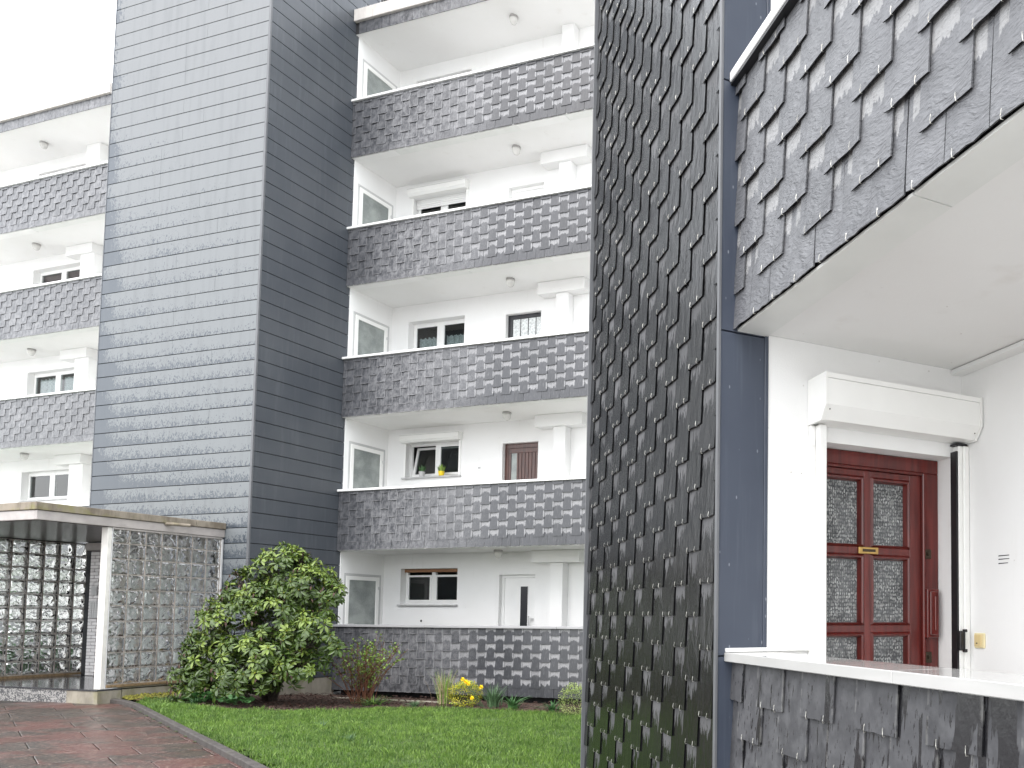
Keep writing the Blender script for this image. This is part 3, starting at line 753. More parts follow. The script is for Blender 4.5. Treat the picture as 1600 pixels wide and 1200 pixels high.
def loggia_front(name, label, X0, X1, Yf, xw0, xw1, xd, xp, xdk, wkinds, dkinds, boxes, lamps, plabels, llabels, side, slate0, bottom0, pgroup, roof_spikes):
    yb = Yf + 1.25                                      # back wall
    B = Thing(name, label, 'building', ((X0 + X1) / 2, yb + 2.5, -1.6))
    floors = [c - 1.0 for c in C]
    tops = [c - RP for c in C[1:]] + [12.44]
    for k in range(5):
        zf, zc = floors[k], tops[k]
        # back wall with openings
        holes = []
        wz0, wz1 = C[k] + .48, C[k] + (1.26 if k not in (2, 4) else 1.20)
        holes.append((xw0, xw1, wz0, wz1))
        dz = C[k] + 1.10
        for dx, _ in zip(xd, dkinds[k]): holes.append((dx[0], dx[1], zf, dz))
        mb = MB(); wall_holes(mb, X0, X1, zf, zc, yb, yb + .24, holes)
        mb.build('wall', 'plaster', B)
        window(B, xw0, xw1, wz0, wz1, yb, wkinds[k])
        if boxes[k]: outside_box(B, xw0 - .02, xw1 + .03, C[k] + 1.24, C[k] + 1.41, yb)
        for dx, kd in zip(xd, dkinds[k]): flat_door(B, dx[0], dx[1], zf, dz, yb, kd)
        # slab with painted soffit
        if k < 4:
            MB().box(X0, X1, Yf + .03, yb + .24, zc, floors[k + 1] - .001).build('floor_slab', 'ceiling', B)
        # services pier and the duct across its head
        MB().bbox(xp[0], xp[1], yb - .20, yb - .001, zf, zc - (.002 if k == 4 else .254)).build('pier', 'plaster', B)
        if k < 4: MB().bbox(xdk[0], xdk[1], yb - .26, yb - .001, zc - .25, zc - .003).build('duct', 'plaster', B)
        if side:
            mb = MB(); wall_holes(mb, Yf + .10, yb, zf, zc, X0 - .14, X0 + .02, [(Yf + .20, Yf + 1.18, zf, C[k] + 1.12)], axis='x')
            mb.build('end_wall', 'plaster', B)
            MB().box(X0 - .15, X0 - .06, Yf + .19, Yf + 1.19, zf, C[k] + 1.13).build('end_wall', 'room', B)
            side_door(B, X0 + .0, Yf + .202, Yf + 1.178, zf, C[k] + 1.118)
        else:
            MB().box(X1 + .002, X1 + .22, Yf + .06, yb, zf, zc).build('end_wall', 'plaster', B)
        # the slated parapet
        zb = C[k] - RP if k else bottom0
        P = Thing('balcony_parapet', plabels[k], 'balcony front', ((X0 + X1) / 2, Yf + .1, zb), group=pgroup)
        MB().box(X0 + .0, X1, Yf + .0385, Yf + .19, zb, C[k] - .001).build('core', 'plaster' if k else 'underlay', P)
        MB().box(X0 + .0, X1, Yf + .034, Yf + .038, zb + .004, C[k] - .001).build('underlay', 'underlay', P)
        # trim sheets below the core, each a little different
        if k:
            x = X0 + .01; i = 0
            while x < X1 - .05:
                L = rng.choice((1.1, 1.9, 2.6)); e = min(x + L, X1)
                MB().box(x + .002, e - .002, Yf + .03, Yf + .215, zb - .007 - .002 * (i % 2), zb - .001).build('trim_sheet', 'sheet' if i % 3 else 'coping', P)
                x = e; i += 1
        xs0 = max(X0 + .005, slate0)
        hang_slates(P, xs0, X1 - .005, zb + (.0 if k else .01), C[k] + .0, Yf, .235, .405, .1655, -9.056 if side else -22.06, 'slate_far', tz=.0)
        x = X1 + .01
        while x > X0:
            e = max(x - 3.0, X0 - .01)
            MB().bbox(e + .0015, x - .0015, Yf - .035, Yf + .22, C[k], C[k] + .048, .006).build('coping', 'coping' if k else 'coping_grey', P)
            x = e
        for i, (lx, ly) in enumerate(lamps[k:k + 1] if side or k else []):
            lamp(lx, ly, zc, llabels[k], pgroup.replace('slated balcony fronts', 'ceiling lamps'))
    # roof edge
    MB().box(X0, X1, Yf + .03, yb + .24, 12.44, 12.62).build('roof_slab', 'ceiling', B)
    MB().box(X0, X1, Yf + .02, Yf + .03, 12.445, 12.70).build('underlay', 'underlay', B)
    n = int((X1 - max(X0, slate0)) / .20)
    for i in range(n):
        a = X1 - .2 * (i + 1)
        me = slate_mesh(.194, .262, .007, 'slate_far', i % 6)
        link('fascia_slate', me, B.o, Vector((a + .1, Yf + .004, 12.428)) - B.base, (-.02, rng.uniform(-.004, .004), 0))
    x = X1
    while x > X0:
        e = max(x - 2.6, X0); MB().bbox(e + .002, x - .002, Yf - .05, Yf + .35, 12.69, 12.955, .008).build('roof_band', 'roofband', B); x = e
    MB().box(X0, X1, Yf + .35, yb + 7, 12.62, 12.90).build('roof', 'roofband', B)
    # closed body behind the rooms
    MB().box(X0, X1, yb + 1.75, yb + 7, -1.8, 12.62).build('body', 'plaster', B)
    MB().box(X0, X1, yb + .24, yb + 1.75, -1.8, C[0] - 1.0).build('body', 'plaster', B)
    MB().box(X0, X1, Yf + .24, yb + .24, -1.8, C[0] - 1.002).build('footing', 'underlay', B)  # coloured black to stand in for the shaded void below the slates
    return B

wl = [(-10.31, 13.55)] * 5
loggia_front('apartment_building', 'white apartment building with five stacked open loggias, between the boarded tower and near slate wall',
    -13.90, -5.60, 12.93, -13.42, -11.92, [(-10.86, -9.98)], (-9.485, -9.20), (-9.90, -8.79),
    ['timber_top', 'tilted', 'curtain', 'half_shutter', 'plain'],
    [['white_slit'], ['brown'], ['black'], ['white'], ['white']],
    [False, True, False, True, False],
    [(-10.50, 13.66), (-10.29, 13.55), (-10.32, 13.60), (-10.26, 13.60), (-10.31, 13.48)],
    ['lowest slated loggia front, with grey coping, behind the lawn and flower bed',
     'slated loggia front just below the brown plank door and the potted plants',
     'slated loggia front just below the black framed door and the half curtained window',
     'slated loggia front second from the top right of the tower, under a roller shutter box',
     'topmost slated loggia front right of the tower, nearest the roof edge'],
    ['small white ceiling lamp above the white door with the dark glass slit',
     'small white ceiling lamp in the loggia of the brown plank door',
     'small white ceiling lamp in the loggia with the black framed door',
     'small white ceiling lamp in the loggia second from the top right of the tower',
     'small white ceiling lamp in the topmost loggia right of the tower'],
    True, -99, -1.552, 'slated balcony fronts right of the tower', True)

loggia_front('apartment_building', 'white apartment wing with slated balcony fronts, left of the tower above the porch',
    -34.0, -21.53, 13.06, -26.30, -24.33, [(-28.75, -27.87)], (-24.11, -23.60), (-24.60, -23.60),
    ['plain', 'plain', 'lace', 'burgundy', 'plain'],
    [['brown'], ['brown'], ['brown'], ['white'], ['white']],
    [False] * 5,
    [(-25.1, 13.68), (-25.0, 13.64), (-25.2, 13.77), (-25.14, 13.71), (-25.06, 13.70)],
    ['slated ground floor balcony front of the left wing, hidden behind the porch',
     'slated balcony front just behind the porch roof, below the dark two-light window',
     'lowest of the three slated balcony fronts seen left of the tower',
     'middle of the three slated balcony fronts seen left of the tower',
     'uppermost of the three slated balcony fronts seen left of the tower'],
    ['small white ceiling lamp behind the porch roof, left wing',
     'small white ceiling lamp left of the tower above the dark window over the porch roof',
     'small white ceiling lamp left of the tower above the lace curtained window',
     'small white ceiling lamp left of the tower above the burgundy blinds',
     'small white ceiling lamp left of the tower in the topmost loggia'],
    False, -27.6, -1.5, 'slated balcony fronts left of the tower', False)

# link wall between the left wing and the tower
solo('link_wall', MB().box(-21.31, -18.2, 13.3, 16, -1.8, 12.9), 'plaster', 'plain white wall closing the gap between left wing and cladded tower', 'wall', (-19.7, 14, -1.8))

# little things fixed to the far walls
B0 = Thing('wall_socket', 'tiny white socket on the wall between the tilted window and the brown door', 'socket', (-11.42, 14.17, 3.12))
MB().bbox(-11.465, -11.385, 14.165, 14.179, 3.085, 3.165, .004).build('plate', 'lamp_base' if False else 'coping', B0)
MB().bbox(-11.455, -11.395, 14.158, 14.1645, 3.12, 3.158, .003).build('cover', 'greyframe', B0)
solo('vent_hole', MB().lathe([(.001, 0), (.025, 0), (.025, .004), (.001, .004)], (0, 0, 0), 12), 'slot', 'small dark round vent low on the wall right of the lowest window', 'vent', (0, 0, 0)).matrix_world = Matrix.Translation((-12.85 + .02, 14.176, -.14)) @ Matrix.Rotation(rad(90), 4, 'X')
# pots on the first floor sill
for nm, x, mat, lab, hgt in (('flower_pot', -12.905, 'greypot', 'small pale grey pot with a purple green plant on the window sill', .10), ('flower_pot', -12.39, 'yellowpot', 'small bright yellow pot with green shoots on the window sill', .085)):
    zs = C[1] + .48 - .004; T = Thing(nm, lab, 'flower pot', (x, 14.15, zs))
    MB().lathe([(.001, 0), (.05, 0), (.068, hgt), (.07, hgt + .012), (.055, hgt + .012), (.05, hgt - .01), (.001, hgt - .01)], (x, 14.15, zs), 14).build('pot', mat, T)
    lf = MB(); r = random.Random(int(x * 100))
    for i in range(46):
        a = r.uniform(0, 2 * pi); l = r.uniform(.08, .20); o_ = r.uniform(.01, .05); sp = r.uniform(.1, .6)
        p0 = Vector((x + o_ * cos(a), 14.15 + o_ * sin(a), zs + hgt - .01)); d = Vector((sp * cos(a), sp * sin(a), 1)).normalized()
        s_ = Vector((-sin(a), cos(a), 0)) * .009; p1 = p0 + d * l * .6; p2 = p0 + d * l
        lf.add([p0 - s_ * .4, p0 + s_ * .4, p1 + s_, p2, p1 - s_], [(0, 1, 2, 4), (4, 2, 3)])
    lf.build('foliage', 'darkgreen' if mat == 'greypot' else 'freshleaf', T, kind='stuff')

# ------------------------------------------------------------------ the stair tower
TW = Thing('stair_tower', 'tall tower clad in horizontal blue grey boards with pale drizzle marks', 'tower', (-16.0, 12.5, -1.6))
MB().box(-18.10, -13.93, 11.045, 15.8, -1.6, 16.4).build('core', 'underlay', TW)
row = 0; z = Z0B - 9 * PB
while z < 16.1:
    # front boards
    cuts = [-18.135]
    if rng.random() < .75: cuts.append(-18.135 + rng.choice((2.05, 1.5, 2.6, 3.1)))
    cuts.append(-13.945)
    for a, b in zip(cuts[:-1], cuts[1:]):
        if z < 1.2 and b < -14.6: continue
        if z < 1.2: a = max(a, -14.53)
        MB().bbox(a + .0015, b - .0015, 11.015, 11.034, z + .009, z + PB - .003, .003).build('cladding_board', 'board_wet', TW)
    MB().bbox(-13.920, -13.9, 11.05, 13.6, z + .009, z + PB - .003, .003).build('cladding_board', 'board_dry', TW)
    z += PB; row += 1
MB().bbox(-13.944, -13.894, 11.008, 11.049, -1.28, 16.3, .006).build('corner_trim', 'board_trim', TW)
MB().box(-18.155, -18.136, 11.012, 13.4, 1.5, 16.3).build('corner_trim', 'board_dry', TW)
MB().box(-14.5, -13.915, 11.03, 11.2, -1.8, -1.285).box(-13.98, -13.912, 11.2, 13.0, -1.8, -1.285).build('plinth', 'plinth', TW)
MB().box(-18.16, -13.88, 11.0, 15.9, 16.3, 16.45).build('roof_cap', 'coping', TW)

# pigeon spikes on the roof edge by the tower
sp = MB()
for i in range(60):
    x = -13.85 + i * .032
    sp.tube([(x, 12.99, 12.955), (x + rng.uniform(-.03, .03), 12.99 + rng.choice((-.06, 0, .06)), 13.07)], .0022, 3)
sp.box(-13.86, -11.95, 12.98, 13.0, 12.955, 12.963)
solo('pigeon_spikes', sp, 'alu', 'row of thin wire bird spikes on the roof edge beside the tower', 'bird spikes', (-12.9, 12.99, 12.955))

# ------------------------------------------------------------------ right wing (45 degree frame)
RW = Thing('apartment_building', 'near white apartment wing at right with blue grey panel and dark red door', 'building', (2.4, 4.5, -1.6), FR_WING)
ZC = 1.372; ZF = -1.20; WX = 2.874
CB1, CB0 = 2.566, -.212
# door wall (plane y' = 3.44)
mb = MB(); wall_holes(mb, 1.672, WX, -1.6, ZC, 3.44, 3.62, [(1.955, 2.800, ZF, .880)]); mb.build('wall', 'plaster', RW, label='wall of the red door')
MB().box(1.672, WX, 3.44, 3.62, ZC + .19, 4.17).build('wall', 'plaster', RW)
# side wall (plane x' = 2.874) to the camera side
MB().box(WX, WX + .25, -3.2, 3.62, -1.6, ZC).build('wall', 'plaster', RW)
MB().box(WX, WX + .25, -3.2, 3.62, ZC + .19, 4.17).build('wall', 'plaster', RW)
MB().box(1.535, WX + .25, -3.2, 3.439, ZC, ZC + .188).build('floor_slab', 'ceiling', RW)
MB().box(1.535, WX + .25, -3.2, 3.439, 4.17, 4.36).build('floor_slab', 'ceiling', RW)
MB().box(1.67, WX - .001, -3.2, 3.439, -1.6, ZF).build('floor_slab', 'floortile', RW)  # unseen floor, made pale to bounce light onto the soffit above
# soffit edge strip and its sheets; trim board along the wall
MB().box(1.505, 1.664, 2.032, 3.4385, ZC - .012, ZC - .0005).build('trim_sheet', 'sheet', RW)
MB().box(1.505, 1.664, -.4, 2.026, ZC - .012, ZC - .0005).build('trim_sheet', 'sheet', RW)
MB().box(2.80, WX - .001, -2.4, 3.4385, ZC - .030, ZC - .006).build('trim_board', 'coping', RW)
# body behind
MB().box(1.46, 9.0, 3.62, 5.96, -1.6, 6.2).build('body', 'underlay', RW)
MB().box(WX + .25, 9.0, -3.2, 3.62, -1.6, 6.2).build('body', 'plaster', RW)
# blue edge panels facing the camera, three sheets
for za, zb in ((-1.6, -.190), (-.184, 1.350), (1.356, 2.583), (2.589, 6.0)):
    MB().bbox(1.420, 1.650, 3.434, 3.455, za, zb, .002).build('edge_panel', 'blue', RW)
MB().box(1.461, 1.668, 3.456, 3.62, -1.6, 6.2).build('backing', 'blue', RW)
MB().bbox(1.6505, 1.671, 3.430, 3.46, -1.6, 6.0, .003).build('edge_trim', 'blue', RW)
MB().bbox(1.405, 1.4195, 3.428, 3.452, -1.6, 6.0, .002).build('edge_trim', 'board_trim', RW)

# slated gable (pillar)
mapw = lambda s, yy, z: (yy, -s, z)           # s runs to the right of the picture (towards the camera)
PL = Thing('slate_wall', 'tall near wall face of overlapping wet black slates with bright steel hooks', 'slate wall', (1.45, 4.7, -1.6), FR_WING)
MB().box(1.4535, 1.459, 3.456, 5.985, -1.6, 6.2).build('underlay', 'underlay', PL)
hk = []
hang_slates(PL, -5.98, -3.452, -1.594, 5.4, 1.412, .205, .369, .1595, -3.588 - .0, 'slate_wet', t=.0046, gap=.0014, mapf=mapw, rz=rad(-90), hooks=hk, first=False, jag=.003, variants=10, tz=.0)
build_hooks(PL, hk, mapw, rad(-90), 1.0)
MB().bbox(1.392, 1.43, 5.981, 5.99, -1.6, 5.6, .003).build('corner_flashing', 'board_trim', PL)

# upper balcony front
UP = Thing('balcony_parapet', 'near upper balcony front of large grey slates with steel hooks', 'balcony front', (1.6, 1.8, ZC - .0), FR_WING)
MB().box(1.532, 1.655, -3.2, 3.4385, ZC + .003, CB1 - .001).build('core', 'plaster', UP)
MB().box(1.524, 1.531, -3.2, 3.4385, ZC + .003, CB1 - .001).build('underlay', 'underlay', UP)
hk = []
hang_slates(UP, -3.436, .6, 1.366, CB1, 1.483, .25, .40, .1655, -2.251, 'slate_near', t=.007, gap=.0025, mapf=mapw, rz=rad(-90), hooks=hk, jag=.0035, variants=10)
build_hooks(UP, hk, mapw, rad(-90), 1.1)
y = 3.436
while y > -3:
    MB().bbox(1.452, 1.70, y - 2.2, y - .002, CB1 + .012, CB1 + .062, .004).build('coping', 'coping', UP)
    MB().box(1.458, 1.69, y - 2.2, y - .002, CB1 - .0005, CB1 + .0115).build('coping_seal', 'black', UP)
    y -= 2.2

# low balcony wall
LO = Thing('balcony_parapet', 'low near wall of rain streaked slates with glossy white coping before the red door', 'balcony wall', (1.6, 1.8, -1.6), FR_WING)
MB().box(1.524, 1.665, -3.2, 3.4385, -1.6, CB0 - .001).build('core', 'plaster', LO)
MB().box(1.516, 1.523, -3.2, 3.4385, -1.6, CB0 - .001).build('underlay', 'underlay', LO)
hk = []
hang_slates(LO, -3.436, .3, CB0 - .176 - 8 * .170, CB0, 1.483, .25, .40, .170, -2.628 + .40 - .2, 'slate_low', t=.0065, gap=.0015, mapf=mapw, rz=rad(-90), hooks=hk, jag=.003, variants=10)
build_hooks(LO, hk, mapw, rad(-90), 1.1)
y = 3.436
for L in (1.354, 2.4, 2.4):
    MB().bbox(1.452, 1.70, y - L + .002, y, CB0, CB0 + .042, .003).build('coping', 'coping_gloss', LO)
    y -= L
MB().bbox(1.456, 1.90, 3.415, 3.4385, CB0 + .043, CB0 + .062, .003).build('upstand', 'coping', LO)

# roller shutter over the red door
SH = Thing('roller_shutter', 'white roller shutter box above the red door with rails down both sides', 'roller shutter', (2.4, 3.35, .955), FR_WING)
prof = [(3.4385, .958), (3.425, .955), (3.315, .962), (3.262, 1.030), (3.262, 1.146), (3.262, 1.172), (3.4385, 1.172)]
prof = [(3.4385, .956), (3.31, .956), (3.262, 1.022), (3.262, 1.149), (3.4385, 1.149)]
MB().prism(prof, 'x', 1.905, 2.852).build('box', 'white_metal', SH)
MB().prism([(3.4385, 1.151), (3.2605, 1.151), (3.2605, 1.176), (3.4385, 1.176)], 'x', 1.903, 2.854).build('lid', 'white_metal', SH)
for xa, xb in ((1.893, 1.9045), (2.8525, 2.866)):
    MB().prism([(3.4385, .950), (3.305, .950), (3.257, 1.019), (3.257, 1.178), (3.4385, 1.178)], 'x', xa, xb).build('end_cap', 'white_metal', SH)
sc = MB()
for xx, zz, yy in ((1.925, 1.0, 3.276), (2.835, .985, 3.287)):
    sc.tube([(xx, yy, zz), (xx, yy - .004, zz + .002)], .003, 8)
sc.build('screw', 'bronze', SH, kind='stuff')
r1 = MB().bbox(1.897, 1.925, 3.415, 3.4385, ZF, .948, .003).bbox(1.926, 1.968, 3.375, 3.4385, ZF, .948, .003).build('guide_rail', 'white_metal', SH)
r2 = MB().bbox(2.806, 2.834, 3.385, 3.4385, ZF, .935, .003).bbox(2.835, 2.8715, 3.375, 3.4385, ZF, .935, .003).build('guide_rail', 'white_metal', SH)
MB().box(2.793, 2.805, 3.39, 3.4385, ZF, .905).build('brush_seal', 'black', SH)
MB().box(2.79, 2.86, 3.38, 3.437, .937, .948).build('rail_foot', 'black', SH)
MB().bbox(1.899, 1.921, 3.410, 3.4145, .845, .885, .002).bbox(1.899, 1.921, 3.410, 3.4145, -.02, .01, .002).build('fixing_clip', 'coping', SH)
st = MB().bbox(2.785, 2.812, 3.355, 3.374, -.180, -.075, .004).bbox(2.812, 2.830, 3.348, 3.374, -.190, -.172, .003).bbox(2.812, 2.830, 3.348, 3.374, -.082, -.066, .003).bbox(2.812, 2.818, 3.352, 3.374, -.175, -.08, .002)
st.build('strap_housing', 'black', SH)
MB().prism([(2.886 - .02, .945), (2.873, .945), (2.873, .90), (2.866, .90)], 'y', 3.39, 3.41).build('hook', 'rust', SH)

# red panelled door
RD_Y = 3.555
frm = MB().bbox(1.957, 2.798, RD_Y, RD_Y + .06, .800, .878, .004).bbox(2.702, 2.798, RD_Y, RD_Y + .06, ZF, .7995, .004).bbox(1.957, 2.035, RD_Y, RD_Y + .06, ZF, .7995, .004)
door = frm.build('door', 'red', RW, label='dark red panelled front door with six obscured panes')
MB().bbox(2.685, 2.7015, RD_Y - .012, RD_Y + .045, ZF, .7985, .005).bbox(2.036, 2.685, RD_Y - .012, RD_Y + .045, .784, .7985, .005).build('stop_moulding', 'red', RW, parent=door)
def dpart(nm, mb, mat): return mb.build(nm, mat, RW, parent=door)
yl = RD_Y + .012
px = [(2.066, 2.280), (2.366, 2.580)]
pz = [(.386, .722), (-.030, .304), (-.446, -.112)]
lf = MB()
xsb = [2.037, px[0][0] - .016, px[0][1] + .030, px[1][0] - .016, px[1][1] + .030, 2.684]
lf.bbox(xsb[0], xsb[1], yl, yl + .04, ZF, .783, .002).bbox(xsb[2], xsb[3], yl, yl + .04, ZF + .1, .783, .002).bbox(xsb[4], xsb[5], yl, yl + .04, ZF, .783, .002)
zed = [.783, pz[0][1] + .028, pz[0][0] - .016, pz[1][1] + .028, pz[1][0] - .016, pz[2][1] + .028, pz[2][0] - .016, ZF]
for a, b in ((0, 1), (2, 3), (4, 5), (6, 7)):
    for xa, xb in ((xsb[1], xsb[2]), (xsb[3], xsb[4])):
        lf.bbox(xa, xb, yl + .001, yl + .04, zed[b], zed[a], .002)
dpart('leaf', lf, 'red')
for (xa, xb) in px:
    for (za, zb) in pz:
        A0, A1, B0, B1 = xa - .016, xb + .030, za - .016, zb + .028
        mo = MB(); yo, yi = yl - .012, yl + .030
        o4 = [(A0, B0), (A1, B0), (A1, B1), (A0, B1)]
        m4 = [(A0 + .012, B0 + .010), (A1 - .012, B0 + .010), (A1 - .012, B1 - .010), (A0 + .012, B1 - .010)]
        i4 = [(xa, za), (xb, za), (xb, zb), (xa, zb)]
        vs = [(x, yl + .002, z) for x, z in o4] + [(x, yo, z) for x, z in m4] + [(x * .5 + (p[0]) * .5, yo + .004, z * .5 + p[1] * .5) for (x, z), p in zip(m4, i4)] + [(x, yi, z) for x, z in i4]
        fs = [(4 * r + i, 4 * r + (i + 1) % 4, 4 * r + 4 + (i + 1) % 4, 4 * r + 4 + i) for r in range(3) for i in range(4)]
        mo.add(vs, fs); dpart('moulding', mo, 'red')
        dpart('pane', MB().box(xa - .008, xb + .008, yl + .026, yl + .032, za - .008, zb + .008), 'patterned')
ls = MB().bbox(2.272, 2.397, yl - .010, yl + .0, .333, .371, .003); dpart('letter_slot', ls, 'brass')
dpart('letter_flap', MB().bbox(2.295, 2.376, yl - .0135, yl - .0105, .345, .359, .001), 'bronze')
for z0_, z1_ in ((.322, .374), (-.253, -.193)):
    dpart('lock', MB().bbox(2.690, 2.742, yl - .022, yl - .012, z0_, z1_, .003).tube([(2.72, yl - .022, (z0_ + z1_) / 2), (2.72, yl - .034, (z0_ + z1_) / 2)], .011, 10), 'bronze')
hp = MB().bbox(2.692, 2.772, yl - .05, yl - .012, -.115, .155, .004).bbox(2.704, 2.762, yl - .062, yl - .0505, -.100, .140, .005).bbox(2.728, 2.740, yl - .072, yl - .0625, -.075, .115, .005)
dpart('handle_plate', hp, 'red')
# room dark behind the door
MB().box(1.955, 2.80, RD_Y + .062, RD_Y + .09, ZF, .88).build('backing', 'underlay', RW)
# wall vent slots, switch
for zz, e0, e1 in ((.318, 3.074, 3.155), (.300, 3.074, 3.155), (.2785, 3.083, 3.155)):
    MB().prism([(e0, zz - .002), (e1, zz - .003), (e1 - .004, zz + .0025), (e0, zz + .0015)], 'x', WX - .0012, WX - .0002).build('vent_slot', 'slot', RW)
sw = Thing('light_switch', 'cream light switch on the white wall right of the red door', 'light switch', (WX, 3.295, -.165), FR_WING)
MB().bbox(WX - .012, WX - .0005, 3.255, 3.337, -.166, -.086, .004).build('plate', 'cream', sw)
MB().bbox(WX - .018, WX - .0125, 3.275, 3.330, -.156, -.094, .003).build('rocker', 'cream2', sw)
MB().box(WX - .0195, WX - .0182, 3.302, 3.312, -.143, -.137).build('indicator', 'slot', sw)

# ------------------------------------------------------------------ ground
GZ = -1.62
structure('ground', MB().add([(-400, -300, -1.86), (300, -300, -1.86), (300, 500, -1.86), (-400, 500, -1.86)], [(0, 1, 2, 3)]), 'land')
th = rad(-26.3); ux, uy = cos(th), sin(th); vx, vy = -sin(th), cos(th)
def uv(u, v): return (u * ux + v * vx, u * uy + v * vy)
def vofs(x, y): return x * vx + y * vy
def lawn_z(x, y):
    t = min(1, max(0, (vofs(x, y) - 2.1) / 3.5)); t = t * t * (3 - 2 * t)
    return -1.455 - .15 * t
# path: bedding sheet and slabs
def poly_uv(pts, z): return [(*uv(u, v), z) for u, v in pts]
PTH = MB().add(poly_uv([(-26, -6), (-1, -6), (-1, 2.02), (-26, 2.02)], -1.486), [(0, 1, 2, 3)])
path = structure('path', PTH, 'mortar')
_slab = {}
for i in range(24):
    u0 = -18.215 + .625 * i
    v = (.65 if i % 2 else 1.17) + 1.56
    while v > -4.2:
        a, b = max(v - .78, -4.2), min(v, 2.0)
        v -= .78
        if b - a < .03: continue
        key = (round(b - a, 3), rng.randrange(4))
        if key not in _slab:
            L = b - a; mb = MB().bbox(.004, .619, .005, L - .005, -.03, 0, .004)
            _slab[key] = mb.mesh('paving_slab', 'slab')
        p = uv(u0, a)
        link('paving_slab', _slab[key], path, (p[0], p[1], -1.466 + rng.uniform(-.002, .002)), (rng.uniform(-.002, .002), rng.uniform(-.002, .002), th))
# kerb
kpts = [(-17.25, 1.86), (-16.7, 2.00), (-16.0, 2.05)] + [(-15.2 + i * .98, 2.05 - .004 * i) for i in range(14)]
kerb = Thing('kerb', None, None, (*uv(-11, 2.05), -1.5), kind='structure')
for (a, b) in zip(kpts[:-1], kpts[1:]):
    A, B_ = Vector((*uv(*a), 0)), Vector((*uv(*b), 0)); d = (B_ - A).normalized(); n = Vector((-d.y, d.x, 0)) * .042
    A += d * .003; B_ -= d * .003
    ring = []
    for w_, zz in ((-1, -1.60), (-1, -1.412), (-.75, -1.400), (.75, -1.400), (1, -1.412), (1, -1.60)):
        ring.append((n * w_, zz + rng.uniform(-.001, .001)))
    vs = [tuple((P_ + o_)[:2]) + (zz,) for P_ in (A, B_) for o_, zz in ring]
    m = len(ring)
    MB().add(vs, [tuple(range(m))[::-1], tuple(range(m, 2 * m))] + [(i, (i + 1) % m, m + (i + 1) % m, m + i) for i in range(m)]).build('kerb_stone', 'kerbm', kerb)

# lawn base and bed as height sheets
def inside(poly, x, y):
    c = False; j = len(poly) - 1
    for i in range(len(poly)):
        xi, yi = poly[i]; xj, yj = poly[j]
        if (yi > y) != (yj > y) and x < (xj - xi) * (y - yi) / (yj - yi) + xi: c = not c
        j = i
    return c
BEDLINE = [(-14.45, 9.75), (-13.9, 9.68), (-13.0, 9.48), (-12.2, 9.30), (-11.3, 9.55), (-10.9, 10.15), (-10.7, 10.95), (-9.9, 11.35), (-8.6, 11.45), (-7.2, 11.38), (-5.5, 11.45), (-2.0, 11.4)]
LAWN = BEDLINE + [(-.4, 3.0), uv(-2.0, 2.1)] + [uv(-6, 2.1), uv(-12, 2.1), uv(-15.2, 2.12), uv(-16.0, 2.13), uv(-16.6, 2.1)]
def sheet(x0, x1, y0, y1, step, fz, keep):
    nx = int((x1 - x0) / step); ny = int((y1 - y0) / step); mb = MB(); idx = {}
    for i in range(nx + 1):
        for j in range(ny + 1):
            x, y_ = x0 + i * step, y0 + j * step
            idx[i, j] = len(mb.v); mb.v.append((x, y_, fz(x, y_)))
    for i in range(nx):
        for j in range(ny):
            if keep(x0 + (i + .5) * step, y0 + (j + .5) * step): mb.f.append((idx[i, j], idx[i + 1, j], idx[i + 1, j + 1], idx[i, j + 1]))
    return mb
structure('lawn', sheet(-16, 4, -1, 12, .25, lambda x, y: lawn_z(x, y) + .012 * mnoise.noise(Vector((x * .9, y * .9, 0))), lambda x, y: vofs(x, y) > 2.12 + .0 and inside(LAWN + [], x, y) or (vofs(x, y) > 2.2 and y < 9.4 and x < 3)), 'turf')
structure('flower_bed', sheet(-15.0, -1.5, 9.0, 13.2, .15, lambda x, y: lawn_z(x, y) + (.008 if not inside(LAWN, x, y) else -.08) + .022 * mnoise.noise(Vector((x * 3, y * 3, 4))) - (.06 if y > 12.4 else 0), lambda x, y: vofs(x, y) > 2.25 and x > -14.5 + (0 if y < 11 else .6)), 'soil')

# grass blades
nrg = np.random.RandomState(3)
def blades(n, x0, x1, y0, y1, keep, hmin, hmax, wid, lean=.5):
    X = nrg.uniform(x0, x1, n); Y = nrg.uniform(y0, y1, n)
    k = np.array([keep(a, b) for a, b in zip(X, Y)]); X, Y = X[k], Y[k]; n = len(X)
    Z = np.array([lawn_z(a, b) for a, b in zip(X, Y)]) + .002
    patch = np.array([mnoise.noise(Vector((a * 2.2, b * 2.2, 0))) for a, b in zip(X, Y)])
    H = nrg.uniform(hmin, hmax, n) * (1 + .75 * patch); A = nrg.uniform(0, 2 * pi, n); L = nrg.uniform(0, lean, n) * H
    A2 = nrg.uniform(0, 2 * pi, n); wv = wid * nrg.uniform(.6, 1.3, n)
    V = np.empty((n, 4, 3))
    V[:, 0] = np.c_[X - np.cos(A) * wv, Y - np.sin(A) * wv, Z]; V[:, 1] = np.c_[X + np.cos(A) * wv, Y + np.sin(A) * wv, Z]
    V[:, 2] = np.c_[X + np.cos(A) * wv * .7 + np.cos(A2) * L * .4, Y + np.sin(A) * wv * .7 + np.sin(A2) * L * .4, Z + H * .6]
    V[:, 3] = np.c_[X + np.cos(A2) * L, Y + np.sin(A2) * L, Z + H]
    idx = np.arange(n)[:, None] * 4
    return V.reshape(-1, 3), np.concatenate([idx + [0, 1, 2], idx + [0, 2, 3]], 0)
